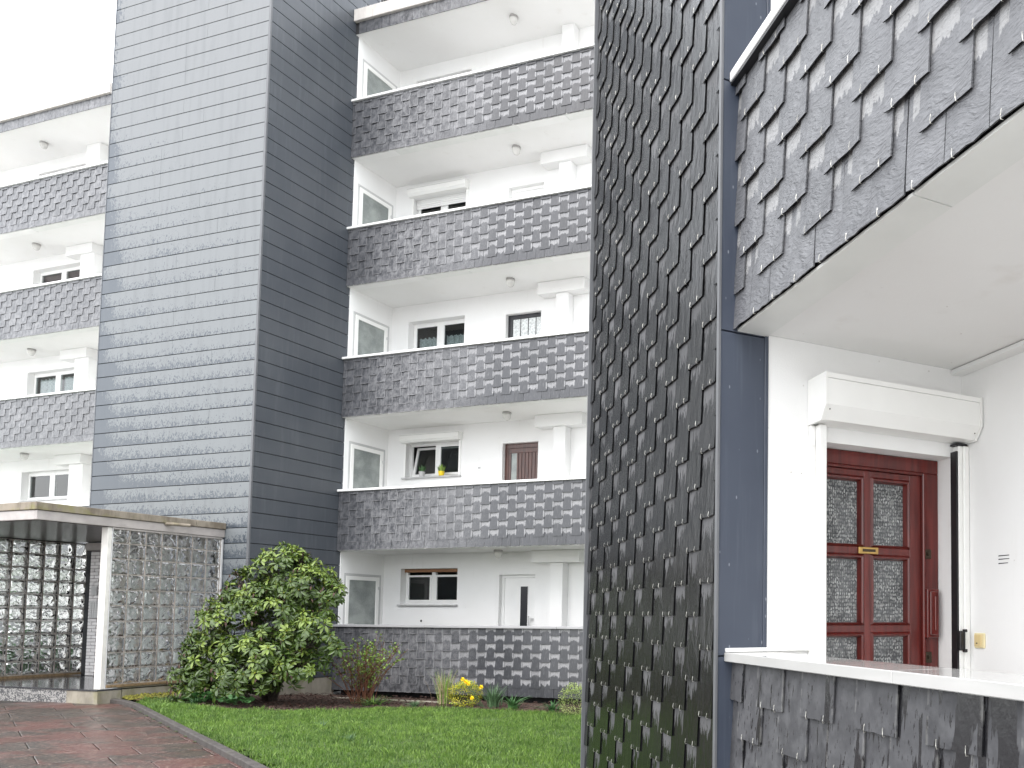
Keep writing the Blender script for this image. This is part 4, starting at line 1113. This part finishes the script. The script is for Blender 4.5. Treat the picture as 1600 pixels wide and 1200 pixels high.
def npobj(name, V, F, mat, parent=None):
    me = bpy.data.meshes.new(name)
    me.vertices.add(len(V)); me.vertices.foreach_set('co', np.asarray(V, dtype=np.float32).ravel())
    me.loops.add(F.size); me.loops.foreach_set('vertex_index', F.ravel().astype(np.int32))
    me.polygons.add(len(F)); me.polygons.foreach_set('loop_start', np.arange(0, F.size, F.shape[1], dtype=np.int32))
    try: me.polygons.foreach_set('loop_total', np.full(len(F), F.shape[1], dtype=np.int32))
    except Exception: pass
    me.materials.append(M[mat]); me.update(calc_edges=True); me.validate()
    return link(name, me, parent)
def keep_lawn(x, y): return (vofs(x, y) > 2.10) and (inside(LAWN, x, y))
V1, F1 = blades(230000, -15.3, -2.4, 4.6, 11.6, keep_lawn, .022, .062, .0034)
V2, F2 = blades(60000, -15.3, -2.4, 4.6, 11.6, lambda x, y: keep_lawn(x, y) and mnoise.noise(Vector((x * 3.1, y * 3.1, 9))) > .22, .04, .085, .0042, .9)
V1, F1 = np.concatenate([V1, V2]), np.concatenate([F1, F2 + len(V1)])
g = npobj('grass', V1, F1, 'grass'); g['kind'] = 'stuff'; g['label'] = 'short bright green lawn grass'
# leaf litter
lt = MB()
for i in range(2600):
    x, y = rng.uniform(-14.3, -6.5), rng.uniform(9.2, 12.6)
    if inside(LAWN, x, y): continue
    a, s_ = rng.uniform(0, 2 * pi), rng.uniform(.015, .045); z = lawn_z(x, y) + .02 + rng.uniform(0, .02); t = rng.uniform(-.02, .02)
    lt.add([(x - s_ * cos(a), y - s_ * sin(a), z + t), (x + s_ * .4 * sin(a), y - s_ * .4 * cos(a), z), (x + s_ * cos(a), y + s_ * sin(a), z - t), (x - s_ * .4 * sin(a), y + s_ * .4 * cos(a), z + .012)], [(0, 1, 2, 3)])
solo('leaf_litter', lt, 'deadleaf', 'brown fallen leaves scattered on the flower bed', None, kind='stuff')
solo('bed_edging', MB().bbox(-12.9, -9.95, 11.98, 12.06, -1.75, -1.575, .01), 'plinth', 'low pinkish stone edging in the bed before the lowest slated front', 'edging', (-11.4, 12.02, -1.75))

# ------------------------------------------------------------------ porch
PX = -14.46
PO = Thing('porch', 'flat roofed entrance porch with stained stone roof edge at the foot of the tower', 'porch', (-16.6, 9.5, -1.24))
def band(zlo, zhi, inset, mat, nm, th_=.10, seg=2.4):
    y = 8.07 + inset
    while y < 11.0:
        e = min(y + seg, 11.012); MB().bbox(PX - th_, PX - inset, y, e - .002, zlo, zhi, .006).build(nm, mat, PO); y = e
    x = PX - th_ - .002
    while x > -22:
        e = max(x - seg, -22); MB().bbox(e + .002, x, 8.07 + inset, 8.07 + inset + th_, zlo, zhi, .006).build(nm, mat, PO); x = e
band(1.562, 1.679, 0, 'porchband', 'roof_band')
band(1.412, 1.558, .025, 'porchmetal', 'metal_fascia', .06, 3.0)
MB().box(-22, PX - .10, 8.17, 10.995, 1.58, 1.66).build('roof', 'porchband', PO)
for i in range(24):
    y0_ = 8.16 + i * .118
    if y0_ + .115 > 10.99: break
    MB().bbox(-22, PX - .07, y0_, y0_ + .112, 1.405, 1.425, .004).build('soffit_board', 'soffitwood', PO)
MB().bbox(-14.665, -14.515, 9.09, 9.15, -1.235, 1.404, .004).build('post', 'porchpost', PO, label='off white front post')
MB().tube([(PX - .02, 9.95, 1.553), (PX + .10, 10.02, 1.548), (PX + .22, 10.20, 1.54)], .028, 12).build('spout', 'porchband', PO)
# step
stp = structure('step', MB().box(-22, -14.53, 9.06, 11.02, -1.6, -1.262), 'underlay')
x = -14.60
MB().bbox(-22, -14.50, 9.03, 11.0, -1.262, -1.236, .004).build('tread', 'stone', None, parent=stp)
MB().bbox(-15.22, -14.50, 9.045, 9.4, -1.6, -1.264, .006).build('riser', 'plinth', None, parent=stp)
x = -15.224
while x > -22:
    e = x - .62; MB().bbox(e + .003, x, 9.048, 9.08, -1.6, -1.264, .003).build('riser', 'terrazzo', None, parent=stp); x = e

# glass block walls
def glass_wall(name, label, X, y0, ncol, z0, nrow, p, thick, facing, frame=True):
    T = Thing(name, label, 'glass block wall', (X, y0 + ncol * p / 2, z0))
    g_ = p * .5 - .011
    mb = MB(); yh = g_; e = .030; tx = thick / 2
    # one block: proud bevelled face both sides
    vs = []
    for sx in (-1, 1):
        vs += [(sx * (tx - .012), -yh, -yh), (sx * (tx - .012), yh, -yh), (sx * (tx - .012), yh, yh), (sx * (tx - .012), -yh, yh)]
        vs += [(sx * tx, -yh + e, -yh + e), (sx * tx, yh - e, -yh + e), (sx * tx, yh - e, yh - e), (sx * tx, -yh + e, yh - e)]
    fs = []
    for i in range(4):
        j = (i + 1) % 4
        fs += [(i, j, j + 4, i + 4), (8 + j, 8 + i, 12 + i, 12 + j), (j, i, 8 + i, 8 + j)]
    fs += [(4, 5, 6, 7), (15, 14, 13, 12)]
    me = mb.add(vs, fs).mesh('glass_block', 'glassblock')
    gj = MB()
    for c in range(ncol + 1): gj.box(X - .030, X + .030, y0 + c * p - .008, y0 + c * p + .008, z0, z0 + nrow * p)
    for r in range(nrow + 1):
        for c in range(ncol): gj.box(X - .028, X + .028, y0 + c * p + .0085, y0 + (c + 1) * p - .0085, z0 + r * p - .008, z0 + r * p + .008)
    gj.build('mortar_grid', 'joint', T, kind='stuff')
    for c in range(ncol):
        for r in range(nrow):
            link('glass_block', me, T.o, Vector((X, y0 + (c + .5) * p, z0 + (r + .5) * p)) - T.base, (0 if rng.random() < .6 else pi, 0, 0))
    return T
g1 = glass_wall('glass_block_wall', 'glass block side wall of the porch beside the rhododendron, with pale metal frame', -14.55, 9.165, 7, -1.165, 10, .2575, .08, 1)
MB().bbox(-14.60, -14.505, 9.151, 9.163, -1.235, 1.404, .002).build('frame', 'alu', g1)
MB().bbox(-14.60, -14.50, 9.154, 10.985, 1.412 - .035, 1.408, .003).build('frame', 'porchmetal', g1)
MB().bbox(-14.60, -14.50, 10.972, 11.005, -1.20, 1.376, .003).build('frame', 'alu', g1)
MB().bbox(-14.62, -14.48, 9.165, 11.0, -1.215, -1.176, .003).build('sill', 'rust', g1)
MB().box(-14.62, -14.50, 9.41, 11.0, -1.7, -1.217).build('footing', 'plinth', g1)
g2 = glass_wall('glass_block_wall', 'glass block wall at the far side of the porch, dark framed and lit from behind', -18.52, 8.70, 10, -1.185, 10, .2575, .08, 1)
MB().box(-18.56, -18.48, 8.64, 8.69, -1.235, 1.404).build('frame', 'lacq', g2)
MB().box(-18.56, -18.48, 11.277, 11.36, -1.235, 1.404).build('frame', 'greyframe', g2)
MB().box(-18.57, -18.47, 8.69, 11.277, -1.235, -1.195).build('sill', 'rust', g2)
MB().box(-18.56, -18.48, 8.69, 11.277, 1.392, 1.404).build('frame', 'lacq', g2)
# moss along the footing
ms = MB()
for i in range(420):
    x, y = -14.50 + abs(rng.gauss(0, .09)), rng.uniform(9.42, 10.9); r = rng.uniform(.02, .05)
    z = -1.44 + rng.uniform(-.02, .02) + max(0, .05 - (x + 14.5) * .3)
    k = 5; vs = [(x + r * cos(2 * pi * q / k), y + r * sin(2 * pi * q / k), z) for q in range(k)] + [(x, y, z + r * .8)]
    ms.add(vs, [(q, (q + 1) % k, k) for q in range(k)])
solo('moss', ms, 'moss', 'yellow green moss along the foot of the glass block wall', None, kind='stuff')

# white glazed brick pier with the bell panel
BP = Thing('brick_wall', 'narrow wall of glazed white brick beside the porch door with bell panel', 'brick wall', (-17.9, 11.1, -1.24))
MB().box(-18.05, -17.30, 11.03, 11.20, -1.236, 1.40).build('core', 'brickjoint', BP)
bm = {}
hh = .066
r = 0; z = -1.232
while z < 1.20:
    x = -18.045 - (.125 if r % 2 else 0)
    while x < -17.305:
        a, b = max(x, -18.045), min(x + .24, -17.302)
        if b - a > .03:
            k = round(b - a, 3)
            if k not in bm: bm[k] = MB().bbox(-k / 2 + .004, k / 2 - .004, -.012, .02, .004, hh - .004, .003).mesh('brick', 'brick')
            link('brick', bm[k], BP.o, Vector(((a + b) / 2, 11.03, z)) - BP.base)
        x += .25
    z += hh; r += 1
MB().bbox(-18.08, -17.30, 10.93, 11.03, 1.24, 1.385, .006).build('lamp_box', 'porchmetal', BP)
pan = MB().bbox(-17.96, -17.66, 10.985, 11.015, -.10, .24, .004).build('bell_panel', 'greyframe', BP)
bt = MB()
for i in range(4):
    for j in range(9): bt.bbox(-17.93 + i * .065, -17.885 + i * .065, 10.976, 10.984, -.085 + j * .035, -.062 + j * .035, .002)
bt.build('bell_button', 'alu', BP, parent=pan, kind='stuff')
MB().bbox(-17.94, -17.79, 10.985, 11.015, .35, .53, .004).build('intercom', 'greyframe', BP)
MB().box(-18.48, -18.05, 11.21, 11.36, -1.236, 1.40).build('return', 'underlay', BP)
# glazed entrance door
ED = Thing('entrance_door', 'dark framed glazed entrance door deep inside the porch behind the glass blocks', 'door', (-15.9, 11.05, -1.236))
MB().bbox(-17.29, -14.66, 11.0, 11.012, 1.15, 1.39).bbox(-17.29, -17.19, 10.98, 11.012, -1.236, 1.149).bbox(-14.76, -14.66, 10.98, 11.012, -1.236, 1.149).bbox(-16.03, -15.93, 10.98, 11.012, -1.236, 1.149).build('frame', 'alu', ED)
MB().box(-17.189, -16.031, 10.995, 11.005, -1.2, 1.149).box(-15.929, -14.761, 10.995, 11.005, -1.2, 1.149).build('pane', 'frosted', ED)

# ------------------------------------------------------------------ plants
def leaf_quads(mb, base, direction, length, width, fold=.25, droop=.3, mid=.55):
    d = Vector(direction).normalized(); s_ = d.cross(Vector((0, 0, 1)))
    if s_.length < .05: s_ = Vector((1, 0, 0))
    s_.normalize(); up = s_.cross(d)
    b = Vector(base); p1 = b + d * length * mid - up * (-fold * width) ; p2 = b + d * length - Vector((0, 0, droop * length))
    p1 = b + d * length * mid - Vector((0, 0, droop * length * .3))
    q = b + d * length * .22
    mb.add([b, q + s_ * width * .35 + up * fold * width * .3, q - s_ * width * .35 + up * fold * width * .3, p1 + s_ * width * .5 + up * fold * width, p1 - s_ * width * .5 + up * fold * width, p1, p2],
           [(0, 1, 5), (1, 3, 5), (3, 6, 5), (6, 4, 5), (4, 2, 5), (2, 0, 5)])
def oblong_leaf(mb, base, direction, L, w, droop, fold=.16):
    d = Vector(direction).normalized(); s_ = d.cross(Vector((0, 0, 1)))
    if s_.length < .05: s_ = Vector((1, 0, 0))
    s_.normalize(); up = s_.cross(d); b = Vector(base); st = []
    for t, wf in ((.12, .12), (.35, .72), (.65, 1.0), (.88, .62)):
        c = b + d * L * t - Vector((0, 0, droop * L * t * t)); e = s_ * w * .5 * wf + up * fold * w * wf
        st += [c - s_ * w * .5 * wf + up * fold * w * wf, c, c + e]
    tip = b + d * L - Vector((0, 0, droop * L))
    vs = st + [tip]; fs = []
    for i in range(3): fs += [(3 * i, 3 * i + 1, 3 * i + 4, 3 * i + 3), (3 * i + 1, 3 * i + 2, 3 * i + 5, 3 * i + 4)]
    fs += [(9, 10, 12), (10, 11, 12)]
    mb.add(vs, fs)
def whorl_mesh(seed, mat, bud, nl=9, L=.128, Wd=.046, up=.25):
    r = random.Random(seed); mb = MB(); 
    for i in range(nl):
        a = 2 * pi * i / nl + r.uniform(-.25, .25); e = r.uniform(-.55, up)
        oblong_leaf(mb, (.006 * cos(a), .006 * sin(a), 0), (cos(a), sin(a), e), L * r.uniform(.8, 1.12), Wd * r.uniform(.8, 1.05), r.uniform(.1, .55))
    for i in range(3):
        a = 2 * pi * i / 3 + r.uniform(-.3, .3)
        leaf_quads(mb, (0, 0, .005), (cos(a) * .6, sin(a) * .6, 1.0), L * .6, Wd * .7, .2, 0)
    nmain = len(mb.f)
    if bud: mb.lathe([(.001, 0), (.008, .006), (.009, .016), (.001, .032)], (0, 0, .004), 5)
    me = mb.mesh('leaf_whorl', mat)
    if bud:
        me.materials.append(M['bud'])
        for p in list(me.polygons)[nmain:]: p.material_index = 1
    return me
LOBES = [(-12.47,10.50,0.68,0.50),(-13.00,10.30,0.37,0.40),(-11.86,10.50,0.43,0.45),(-11.33,10.50,0.34,0.20),(-12.44,10.40,-0.17,0.78),(-13.14,10.10,-0.28,0.54),(-13.27,9.95,-0.76,0.50),(-13.48,9.80,-1.08,0.36),(-11.48,10.30,-0.43,0.50),(-12.34,10.00,-0.91,0.66),(-11.60,10.10,-0.84,0.34),(-12.77,9.80,-1.16,0.34),(-13.47,9.72,-1.30,0.22),(-12.17,10.60,0.92,0.25),(-13.29,10.40,0.65,0.18)]
RH = Thing('rhododendron', 'large rhododendron bush with glossy leaf whorls and yellow green buds before the tower', 'bush', (-12.9, 10.7, -1.6))
variants = [whorl_mesh(i, 'rhodo', i % 2 == 0) for i in range(5)] + [whorl_mesh(20 + i, 'rhodo_light', True, up=.4) for i in range(3)]
front, rest = [], []
rr = random.Random(11)
tot = sum(l[3] ** 2 for l in LOBES)
for (cx_, cy_, cz_, R) in LOBES:
    n = int(1500 * R * R / tot)
    for i in range(n):
        dd = Vector((rr.gauss(0, 1), rr.gauss(0, 1), rr.gauss(.25, 1))).normalized()
        rad_ = R * (rr.uniform(.82, 1.08) if rr.random() < .7 else rr.uniform(.4, .85))
        lump = 1 + .22 * mnoise.noise(dd * 2.6 + Vector((cx_, cy_, cz_)) * 3)
        p = Vector((cx_, cy_, cz_)) + Vector((dd.x, dd.y * .85, dd.z)) * rad_ * lump
        if p.z < (-1.42 if p.x < -13.1 else -1.30) or p.x < -14.3 or (p.y > 10.85 and p.x < -13.8): continue
        deep = min((p - Vector(l[:3])).length / l[3] for l in LOBES)
        gap = mnoise.noise(p * 2.3)
        if gap > .20 and deep > .55: continue
        if deep < .45 and rr.random() < .6: continue
        nrm = (dd + Vector((-.15, -.25, .65))).normalized()
        q = Vector((0, 0, 1)).rotation_difference(nrm)
        light = rr.random() < (.24 + .45 * max(0, dd.z) * (p.z > -.2))
        me = variants[5 + rr.randrange(3)] if light else variants[rr.randrange(5)]
        sc_ = rr.uniform(.75, 1.15)
        face = dd.y * -1 + dd.x * .3
        (front if (face > .1 and deep > .8) else rest).append((p, q, me, sc_, face))
front.sort(key=lambda t: -t[4] * t[3]); rest += front[300:]; front = front[:300]
for p, q, me, sc_, _ in front:
    o = link('leaf_whorl', me, RH.o, p - RH.base); o.rotation_mode = 'QUATERNION'; o.rotation_quaternion = q @ Matrix.Rotation(rr.uniform(0, 6.28), 4, 'Z').to_quaternion(); o.scale = (sc_,) * 3
def joined(items, name, T):
    bym = {}
    mats = []; V = []; Fc = []; MI = []; off = 0
    for p, q, me, sc_, _ in items:
        Mx = (q @ Matrix.Rotation(rr.uniform(0, 6.28), 4, 'Z').to_quaternion()).to_matrix() * sc_
        for v in me.vertices: V.append(tuple(Mx @ v.co + p - T.base))
        ms_ = [mats.index(m) if m in mats else (mats.append(m) or len(mats) - 1) for m in me.materials]
        for f in me.polygons: Fc.append(tuple(off + i for i in f.vertices)); MI.append(ms_[f.material_index])
        off += len(me.vertices)
    me2 = bpy.data.meshes.new(name); me2.from_pydata(V, [], Fc)
    for m in mats: me2.materials.append(m)
    me2.polygons.foreach_set('material_index', MI); me2.update()
    o = link(name, me2, T.o); o['kind'] = 'stuff'; return o
joined(rest, 'foliage', RH)
st = MB(); root = Vector((-12.95, 10.75, -1.66))
for (cx_, cy_, cz_, R) in LOBES:
    e = Vector((cx_, cy_, cz_)); m1 = root.lerp(e, .25) + Vector((rr.uniform(-.08, .08), rr.uniform(-.05, .1), .12)); m2 = root.lerp(e, .65) + Vector((rr.uniform(-.12, .12), rr.uniform(-.08, .08), .05))
    st.tube([root + Vector((rr.uniform(-.05, .05), rr.uniform(-.05, .05), 0)), m1, m2, e], .042, 6, .012)
    for j in range(7):
        dd = Vector((rr.gauss(0, 1), rr.gauss(0, .8), rr.gauss(.4, .8))).normalized() * R * .85
        st.tube([m2.lerp(e, .6), e + dd * .4 + Vector((0, 0, -.05)), e + dd], .011, 4, .004)
st.tube([root - Vector((0, 0, .05)), root + Vector((.03, 0, .45))], .085, 8, .05)
st.build('stem', 'bark', RH)
dl = MB()
for i in range(150):
    l = rr.choice(LOBES); dd = Vector((rr.gauss(0, 1), -abs(rr.gauss(0, 1)), rr.gauss(0, 1))).normalized(); p = Vector(l[:3]) + dd * l[3] * .9
    if p.z < -1.3: continue
    leaf_quads(dl, p, (rr.uniform(-1, 1), rr.uniform(-1, 0), -1), .07, .03)
dl.build('withered_leaf', 'deadleaf', RH, kind='stuff')

def tuft(name, label, cat, x, y, mats, n, h, spread, wid, base=None, curve=.4):
    z = lawn_z(x, y) + (0 if base is None else base)
    T = Thing(name, label, cat, (x, y, z)); r = random.Random(int(abs(x * 977 + y * 131)))
    for mat, share in mats:
        mb = MB()
        for i in range(int(n * share)):
            a = r.uniform(0, 2 * pi); o_ = abs(r.gauss(0, .35)) * spread * .5; L = h * r.uniform(.55, 1.1); sp_ = r.uniform(.05, 1) * spread / h
            p0 = Vector((x + o_ * cos(a), y + o_ * sin(a), z)); dx = Vector((cos(a), sin(a), 0)); s_ = Vector((-sin(a), cos(a), 0)) * wid * r.uniform(.7, 1.2)
            if r.random() < .4: s_ = Vector((cos(r.uniform(0, 6)), sin(r.uniform(0, 6)), 0)) * wid
            pts = []
            for k in range(4):
                t = k / 3; pts.append(p0 + Vector((0, 0, 1)) * L * (t - curve * t * t * sp_ * .6) + dx * L * sp_ * t * t * (.6 + curve))
            vs = []
            for k, p in enumerate(pts): wf = (1, .9, .6, .05)[k]; vs += [p - s_ * wf, p + s_ * wf]
            mb.add(vs, [(2 * k, 2 * k + 1, 2 * k + 3, 2 * k + 2) for k in range(3)])
        mb.build('blade' if mat != 'straw' else 'dry_blade', mat, T, kind='stuff')
    return T, z, r
tuft('ornamental_grass', 'tall grass tuft with straw tips in front of the lowest slated wall', 'grass clump', -10.05, 11.72, [('freshleaf', .6), ('straw', .5)], 260, .62, .34, .004, curve=.1)
# daffodils
T, z, r = tuft('daffodils', 'yellow daffodils with grey green leaves beside the yellow shrub', 'flowers', -9.05, 11.75, [('bluegreen', 1)], 150, .42, .34, .007)
for (dx, dz) in ((-.40, .50), (-.28, .43), (-.02, .38), (-.20, .19), (-.33, .46)):
    c = Vector((-9.05 + dx, 11.45, z + dz)); fl = MB()
    for k in range(6):
        a = k * pi / 3; t_ = Vector((cos(a), -.2, sin(a)))
        s_ = Vector((-sin(a), 0, cos(a))) * .016
        fl.add([c, c + t_ * .022 + s_, c + t_ * .046, c + t_ * .022 - s_], [(0, 1, 2, 3)])
    ring = [(c + Vector((cos(a) * .014, -.002, sin(a) * .014))) for a in [k * pi / 4 for k in range(8)]]
    ring2 = [(c + Vector((cos(a) * .02, -.034, sin(a) * .02))) for a in [k * pi / 4 for k in range(8)]]
    fl.add(ring + ring2, [(k, (k + 1) % 8, 8 + (k + 1) % 8, 8 + k) for k in range(8)])
    o = fl.build('flower', 'daff', T)
    MB().tube([c + Vector((0, .01, 0)), c + Vector((.01, .1, -.12)), Vector((-9.05 + dx * .5, 11.7, z))], .004, 4).build('stalk', 'bluegreen', T, parent=o)
def ball_shrub(name, label, x, y, R, n, mats, squash=.85, lift=.0, ls=.028, cat='shrub'):
    z = lawn_z(x, y); T = Thing(name, label, cat, (x, y, z)); r = random.Random(int(abs(x * 531))); 
    for mat, share in mats:
        mb = MB()
        for i in range(int(n * share)):
            dd = Vector((r.gauss(0, 1), r.gauss(0, 1), r.gauss(0, 1))).normalized(); rad_ = R * (r.uniform(.75, 1.05)) * (1 + .18 * mnoise.noise(dd * 2.5 + Vector((x, y, 0))))
            p = Vector((x, y, z + R * squash * .92 + lift)) + Vector((dd.x, dd.y, dd.z * squash)) * rad_
            if p.z < z: continue
            leaf_quads(mb, p, dd + Vector((r.uniform(-.7, .7), r.uniform(-.7, .7), r.uniform(-.2, .8))), ls * r.uniform(.7, 1.2), ls * .55, .1, .1)
        mb.build('foliage', mat, T, kind='stuff')
    st_ = MB()
    for i in range(10): 
        a = r.uniform(0, 6.28); st_.tube([(x, y, z - .05), (x + R * .4 * cos(a), y + R * .4 * sin(a), z + R * .5), (x + R * .75 * cos(a), y + R * .75 * sin(a), z + R * 1.0)], .006, 4, .002)
    st_.build('stem', 'bark', T)
ball_shrub('euonymus_shrub', 'small yellow variegated shrub in the bed before the lowest slated front', -9.62, 11.72, .27, 2000, [('variegated', .8), ('freshleaf', .3)])
ball_shrub('box_shrub', 'round clipped pale green box shrub half hidden by the slate wall', -7.18, 11.35, .26, 2000, [('boxleaf', 1)], .95)
tuft('leafy_perennial', 'clump of broad strap leaves right of the daffodils', 'plant', -8.62, 11.68, [('darkgreen', 1)], 46, .30, .30, .016, curve=.7)
tuft('leafy_perennial', 'low clump of dark strap leaves between daffodils and round box shrub', 'plant', -7.78, 11.62, [('darkgreen', 1)], 60, .22, .30, .012, curve=.8)
tuft('leafy_perennial', 'low grassy clump at the foot of the red twigged shrub', 'plant', -11.2, 11.3, [('darkgreen', .7), ('freshleaf', .4)], 160, .20, .5, .006)
tuft('leafy_perennial', 'small pale green clump left of the yellow shrub', 'plant', -10.35, 11.35, [('bluegreen', 1)], 60, .14, .22, .008)
tuft('bulb_clump', 'blue green bulb leaves in the lawn, the clump farther from the camera', 'bulb leaves', -9.1, 8.35, [('bluegreen', 1)], 34, .11, .13, .005)
tuft('bulb_clump', 'blue green bulb leaves in the lawn, nearer the camera and to the right', 'bulb leaves', -7.75, 7.5, [('bluegreen', 1)], 34, .12, .15, .005)
tuft('snowdrop_clump', 'pale narrow leaves at the lawn edge below the rhododendron, near the glass blocks', 'plant', -13.75, 9.72, [('bluegreen', 1)], 170, .16, .42, .005)
tuft('snowdrop_clump', 'fine grassy tuft under the left side of the rhododendron', 'plant', -13.1, 9.62, [('darkgreen', 1)], 120, .15, .3, .006)
# heart leaved ground plants under the bush
for lab, x, y, n, L in (('broad glossy leaves under the left side of the rhododendron', -13.0, 9.72, 70, .15), ('broad glossy leaves under the middle of the rhododendron at the lawn edge', -12.2, 9.52, 50, .13)):
    z = lawn_z(x, y); T = Thing('bergenia', lab, 'plant', (x, y, z)); mb = MB(); r = random.Random(n)
    for i in range(n):
        a = r.uniform(0, 6.28); o_ = r.uniform(0, .38); p = (x + o_ * cos(a) * 1.3, y + o_ * sin(a) * .5, z + .05 + r.uniform(0, .10))
        leaf_quads(mb, p, (r.uniform(-1, 1), r.uniform(-1.2, .4), r.uniform(.1, .9)), L * r.uniform(.7, 1.1), L * .8, .1, .2, .5)
    mb.build('leaf', 'darkgreen', T, kind='stuff')
# red twig shrub
TS = Thing('twiggy_shrub', 'sparse shrub of reddish twigs with fresh green leaves between rhododendron and slated wall', 'shrub', (-11.5, 11.45, -1.62))
tw = MB(); lv = MB(); r = random.Random(5)
for i in range(64):
    x0_, y0_ = -11.5 + r.uniform(-.15, .15), 11.35 + r.uniform(-.12, .12); a = r.uniform(0, 6.28); sp_ = r.uniform(.1, .85); H = r.uniform(.6, 1.2)
    p = [Vector((x0_, y0_, -1.64)), Vector((x0_ + sp_ * .35 * cos(a), y0_ + sp_ * .3 * sin(a), -1.62 + H * .5)), Vector((x0_ + sp_ * cos(a), y0_ + sp_ * .7 * sin(a), -1.62 + H))]
    tw.tube(p, .007, 4, .0025)
    for j in range(7):
        t = r.uniform(.35, 1); b = (p[1].lerp(p[2], (t - .5) * 2) if t > .5 else p[0].lerp(p[1], t * 2)); e = b + Vector((r.uniform(-.16, .16), r.uniform(-.12, .12), r.uniform(.02, .18)))
        tw.tube([b, e], .003, 3, .0015)
        for q in range(2 + int(3 * (t > .7))):
            c = b.lerp(e, r.uniform(.3, 1)); leaf_quads(lv, c, (r.uniform(-1, 1), r.uniform(-1, 1), r.uniform(0, 1)), .048, .032, .1, .1)
tw.build('twig', 'redbark', TS, kind='stuff'); lv.build('foliage', 'freshleaf', TS, kind='stuff')

# hedge seen blurred through the glass blocks
hd = MB(); r = random.Random(9)
for i in range(5000):
    x = r.uniform(-30, -22.5); y = r.uniform(5.5, 14); z = -1.8 + r.uniform(0, 1.05)
    leaf_quads(hd, (x if r.random() < .3 else -22.5 - r.uniform(0, .3), y, z), (r.uniform(-1, 1), r.uniform(-1, 1), r.uniform(-.3, 1)), .12, .07)
H_ = Thing('hedge', 'dark green hedge beyond the porch, blurred behind the glass blocks', 'hedge', (-24, 9.5, -1.8))
hd.box(-30, -22.9, 5.5, 14, -1.86, -.95)
hd.build('foliage', 'darkgreen', H_, kind='stuff')
